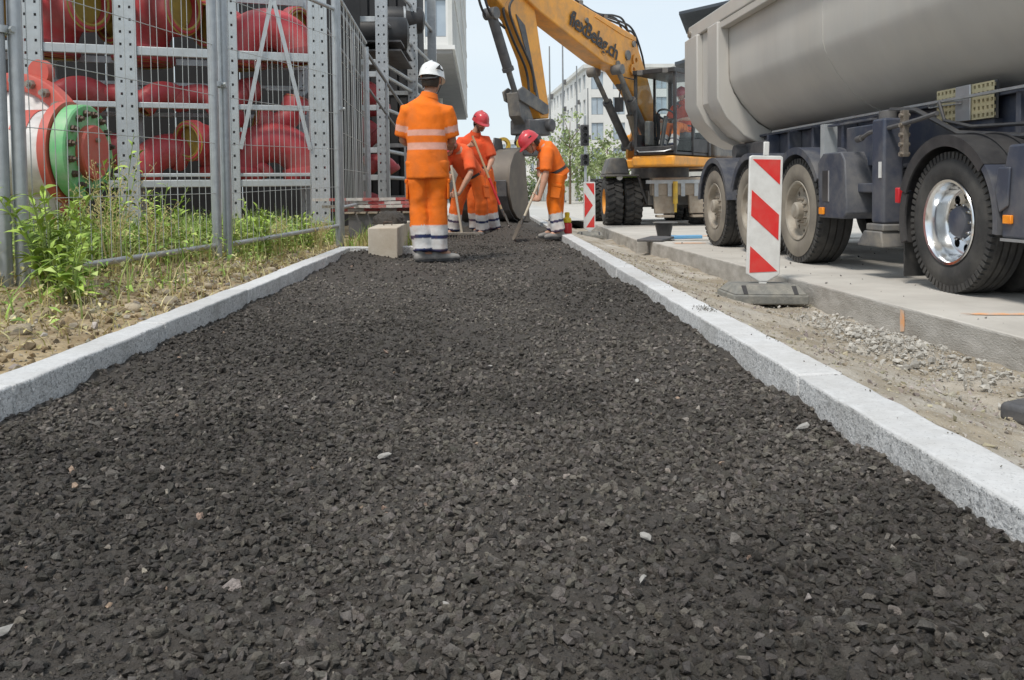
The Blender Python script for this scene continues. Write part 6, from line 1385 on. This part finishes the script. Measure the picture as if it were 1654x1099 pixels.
# young trees
def tree(loc, h, cr, label, seed, cols, n=950):
    rg = np.random.RandomState(seed); t = thing('tree', label, 'tree', loc, 0, 'young trees beyond the excavator')
    m = MB(); m.tube([(0,0,0),(.03,.02,h*.35),(.0,.05,h*.7),(.04,.0,h*.95)],[.07,.055,.035,.012],8)
    for k in range(7):
        a = k*2.4; z = h*(.32+.08*k); m.tube([(0,0,z),(math.cos(a)*cr*.5,math.sin(a)*cr*.5,z+h*.12),(math.cos(a)*cr*.85,math.sin(a)*cr*.85,z+h*.2)],[.03,.018,.006],6)
    m.build('trunk', 'bark', t, 50)
    cl = rg.normal(size=(26,3))*np.array([cr*.45,cr*.45,h*.19])+np.array([0,0,h*.62]); ci = rg.randint(0,26,n)
    p = cl[ci]+rg.normal(size=(n,3))*cr*.17; s = rg.uniform(.05,.11,n)*cr/.9; a = rg.normal(size=(n,3)); a /= np.linalg.norm(a,axis=1)[:,None]; b = np.cross(a, rg.normal(size=(n,3))); b /= np.linalg.norm(b,axis=1)[:,None]
    V = np.stack([p-a*s[:,None],p+b*s[:,None]*.55,p+a*s[:,None],p-b*s[:,None]*.55],1); F = (np.arange(4)[None]+(np.arange(n)*4)[:,None]).ravel()
    C = np.array(cols)[rg.randint(0,len(cols),n)]*(.7+.5*rg.rand(26)[ci])[:,None]
    o = link('crown', np_mesh('crown', V.reshape(-1,3), F, 4, np.repeat(C,4,0)), 'leaf', t)
TG = [(.30,.37,.16),(.36,.42,.20),(.24,.31,.13),(.42,.46,.26)]
tree((4.35,46,-.1),4.6,1.0,'slender young tree left of the dark signal mast',1,TG)
tree((5.55,50,-.1),3.6,1.3,'bushy young tree right of the dark signal mast',2,TG)
tree((6.6,47,-.1),3.2,1.2,'young tree showing just left of the excavator tyres',3,TG)
tree((3.3,58,-.1),4.4,.9,'thin young tree beside the bending worker',4,TG)
tree((7.6,55,-.1),4.0,1.3,'young tree showing through under the boom ram',5,TG)
tree((10.5,52,-.1),4.2,1.5,'young tree hidden mostly behind the excavator cab',6,TG)
tree((-1.2,120,-.1),6.5,2.2,'distant tree seen between the workers',7,TG)
# signal mast and poles
def pole(x, y, h, r, label, heads=()):
    t = thing('street_pole', label, 'pole', (x,y,-.1), 0, 'poles along the street')
    MB().tube([(0,0,0),(0,0,h*.5),(0,0,h)],[r,r*.85,r*.6],10).build('mast', 'rail_grey', t, 40)
    MB().cyl((0,0,0),(0,0,.12),r*2.2,n=12).build('base_plate', 'rail_grey', t, 40)
    for z in heads: MB().box((r+.06,0,z),(.14,.12,.3)).build('bracket', 'dark_iron', t, bevel=.02)
pole(4.55,52,9.5,.07,'grey pole with brackets left of the signal mast',(4.2,5.6,7.2))
pole(3.4,47,8.5,.06,'slim grey pole nearest the bending worker',(4.0,5.8))
pole(6.0,58,9.0,.07,'grey pole rising behind the signal mast',(5.0,6.6))
pole(7.2,62,8.0,.07,'grey pole near the boom cylinders',(4.5,))
sg = thing('signal_mast', 'traffic signal mast with dark hooded heads', 'signal', (3.36,29.8,-.1))
MB().cyl((0,0,0),(0,0,3.3),.045,n=12).build('mast', 'galv', sg, 40)
for z in (2.62,1.78):
    m = MB(); m.bb((-.16,-.12,z-.36 if z > 2 else z-.2),(.12,.10,z+.36 if z > 2 else z+.2)); h_ = m.build('signal_head', 'black_plastic', sg, bevel=.03, seg=3)
    for k in range(3 if z > 2 else 2):
        MB().lathe([(.075,0),(.09,.0),(.085,.12),(.075,.12)], (-.02,-.12,z-.22+k*.22 if z > 2 else z-.1+k*.2), (0,-1,0), 16, closed=True).build('hood', 'black_plastic', h_, 40)
# site fence rail and cones of the far works
hd_ = thing('low_hedge', 'low green hedge strip beyond the excavator', 'hedge', (0,0,0))
rg2 = np.random.RandomState(9); n = 5000; p = np.stack([rg2.uniform(2.6,12,n), rg2.uniform(64,66,n), rg2.uniform(-.1,1.3,n)],1); s = rg2.uniform(.06,.14,n); a = rg2.normal(size=(n,3)); a /= np.linalg.norm(a,axis=1)[:,None]; b = np.cross(a,rg2.normal(size=(n,3))); b /= np.linalg.norm(b,axis=1)[:,None]
V = np.stack([p-a*s[:,None],p+b*s[:,None]*.6,p+a*s[:,None],p-b*s[:,None]*.6],1); link('foliage', np_mesh('foliage', V.reshape(-1,3), np.arange(n*4), 4, np.repeat(np.array(TG)[rg2.randint(0,4,n)],4,0)), 'leaf', hd_)
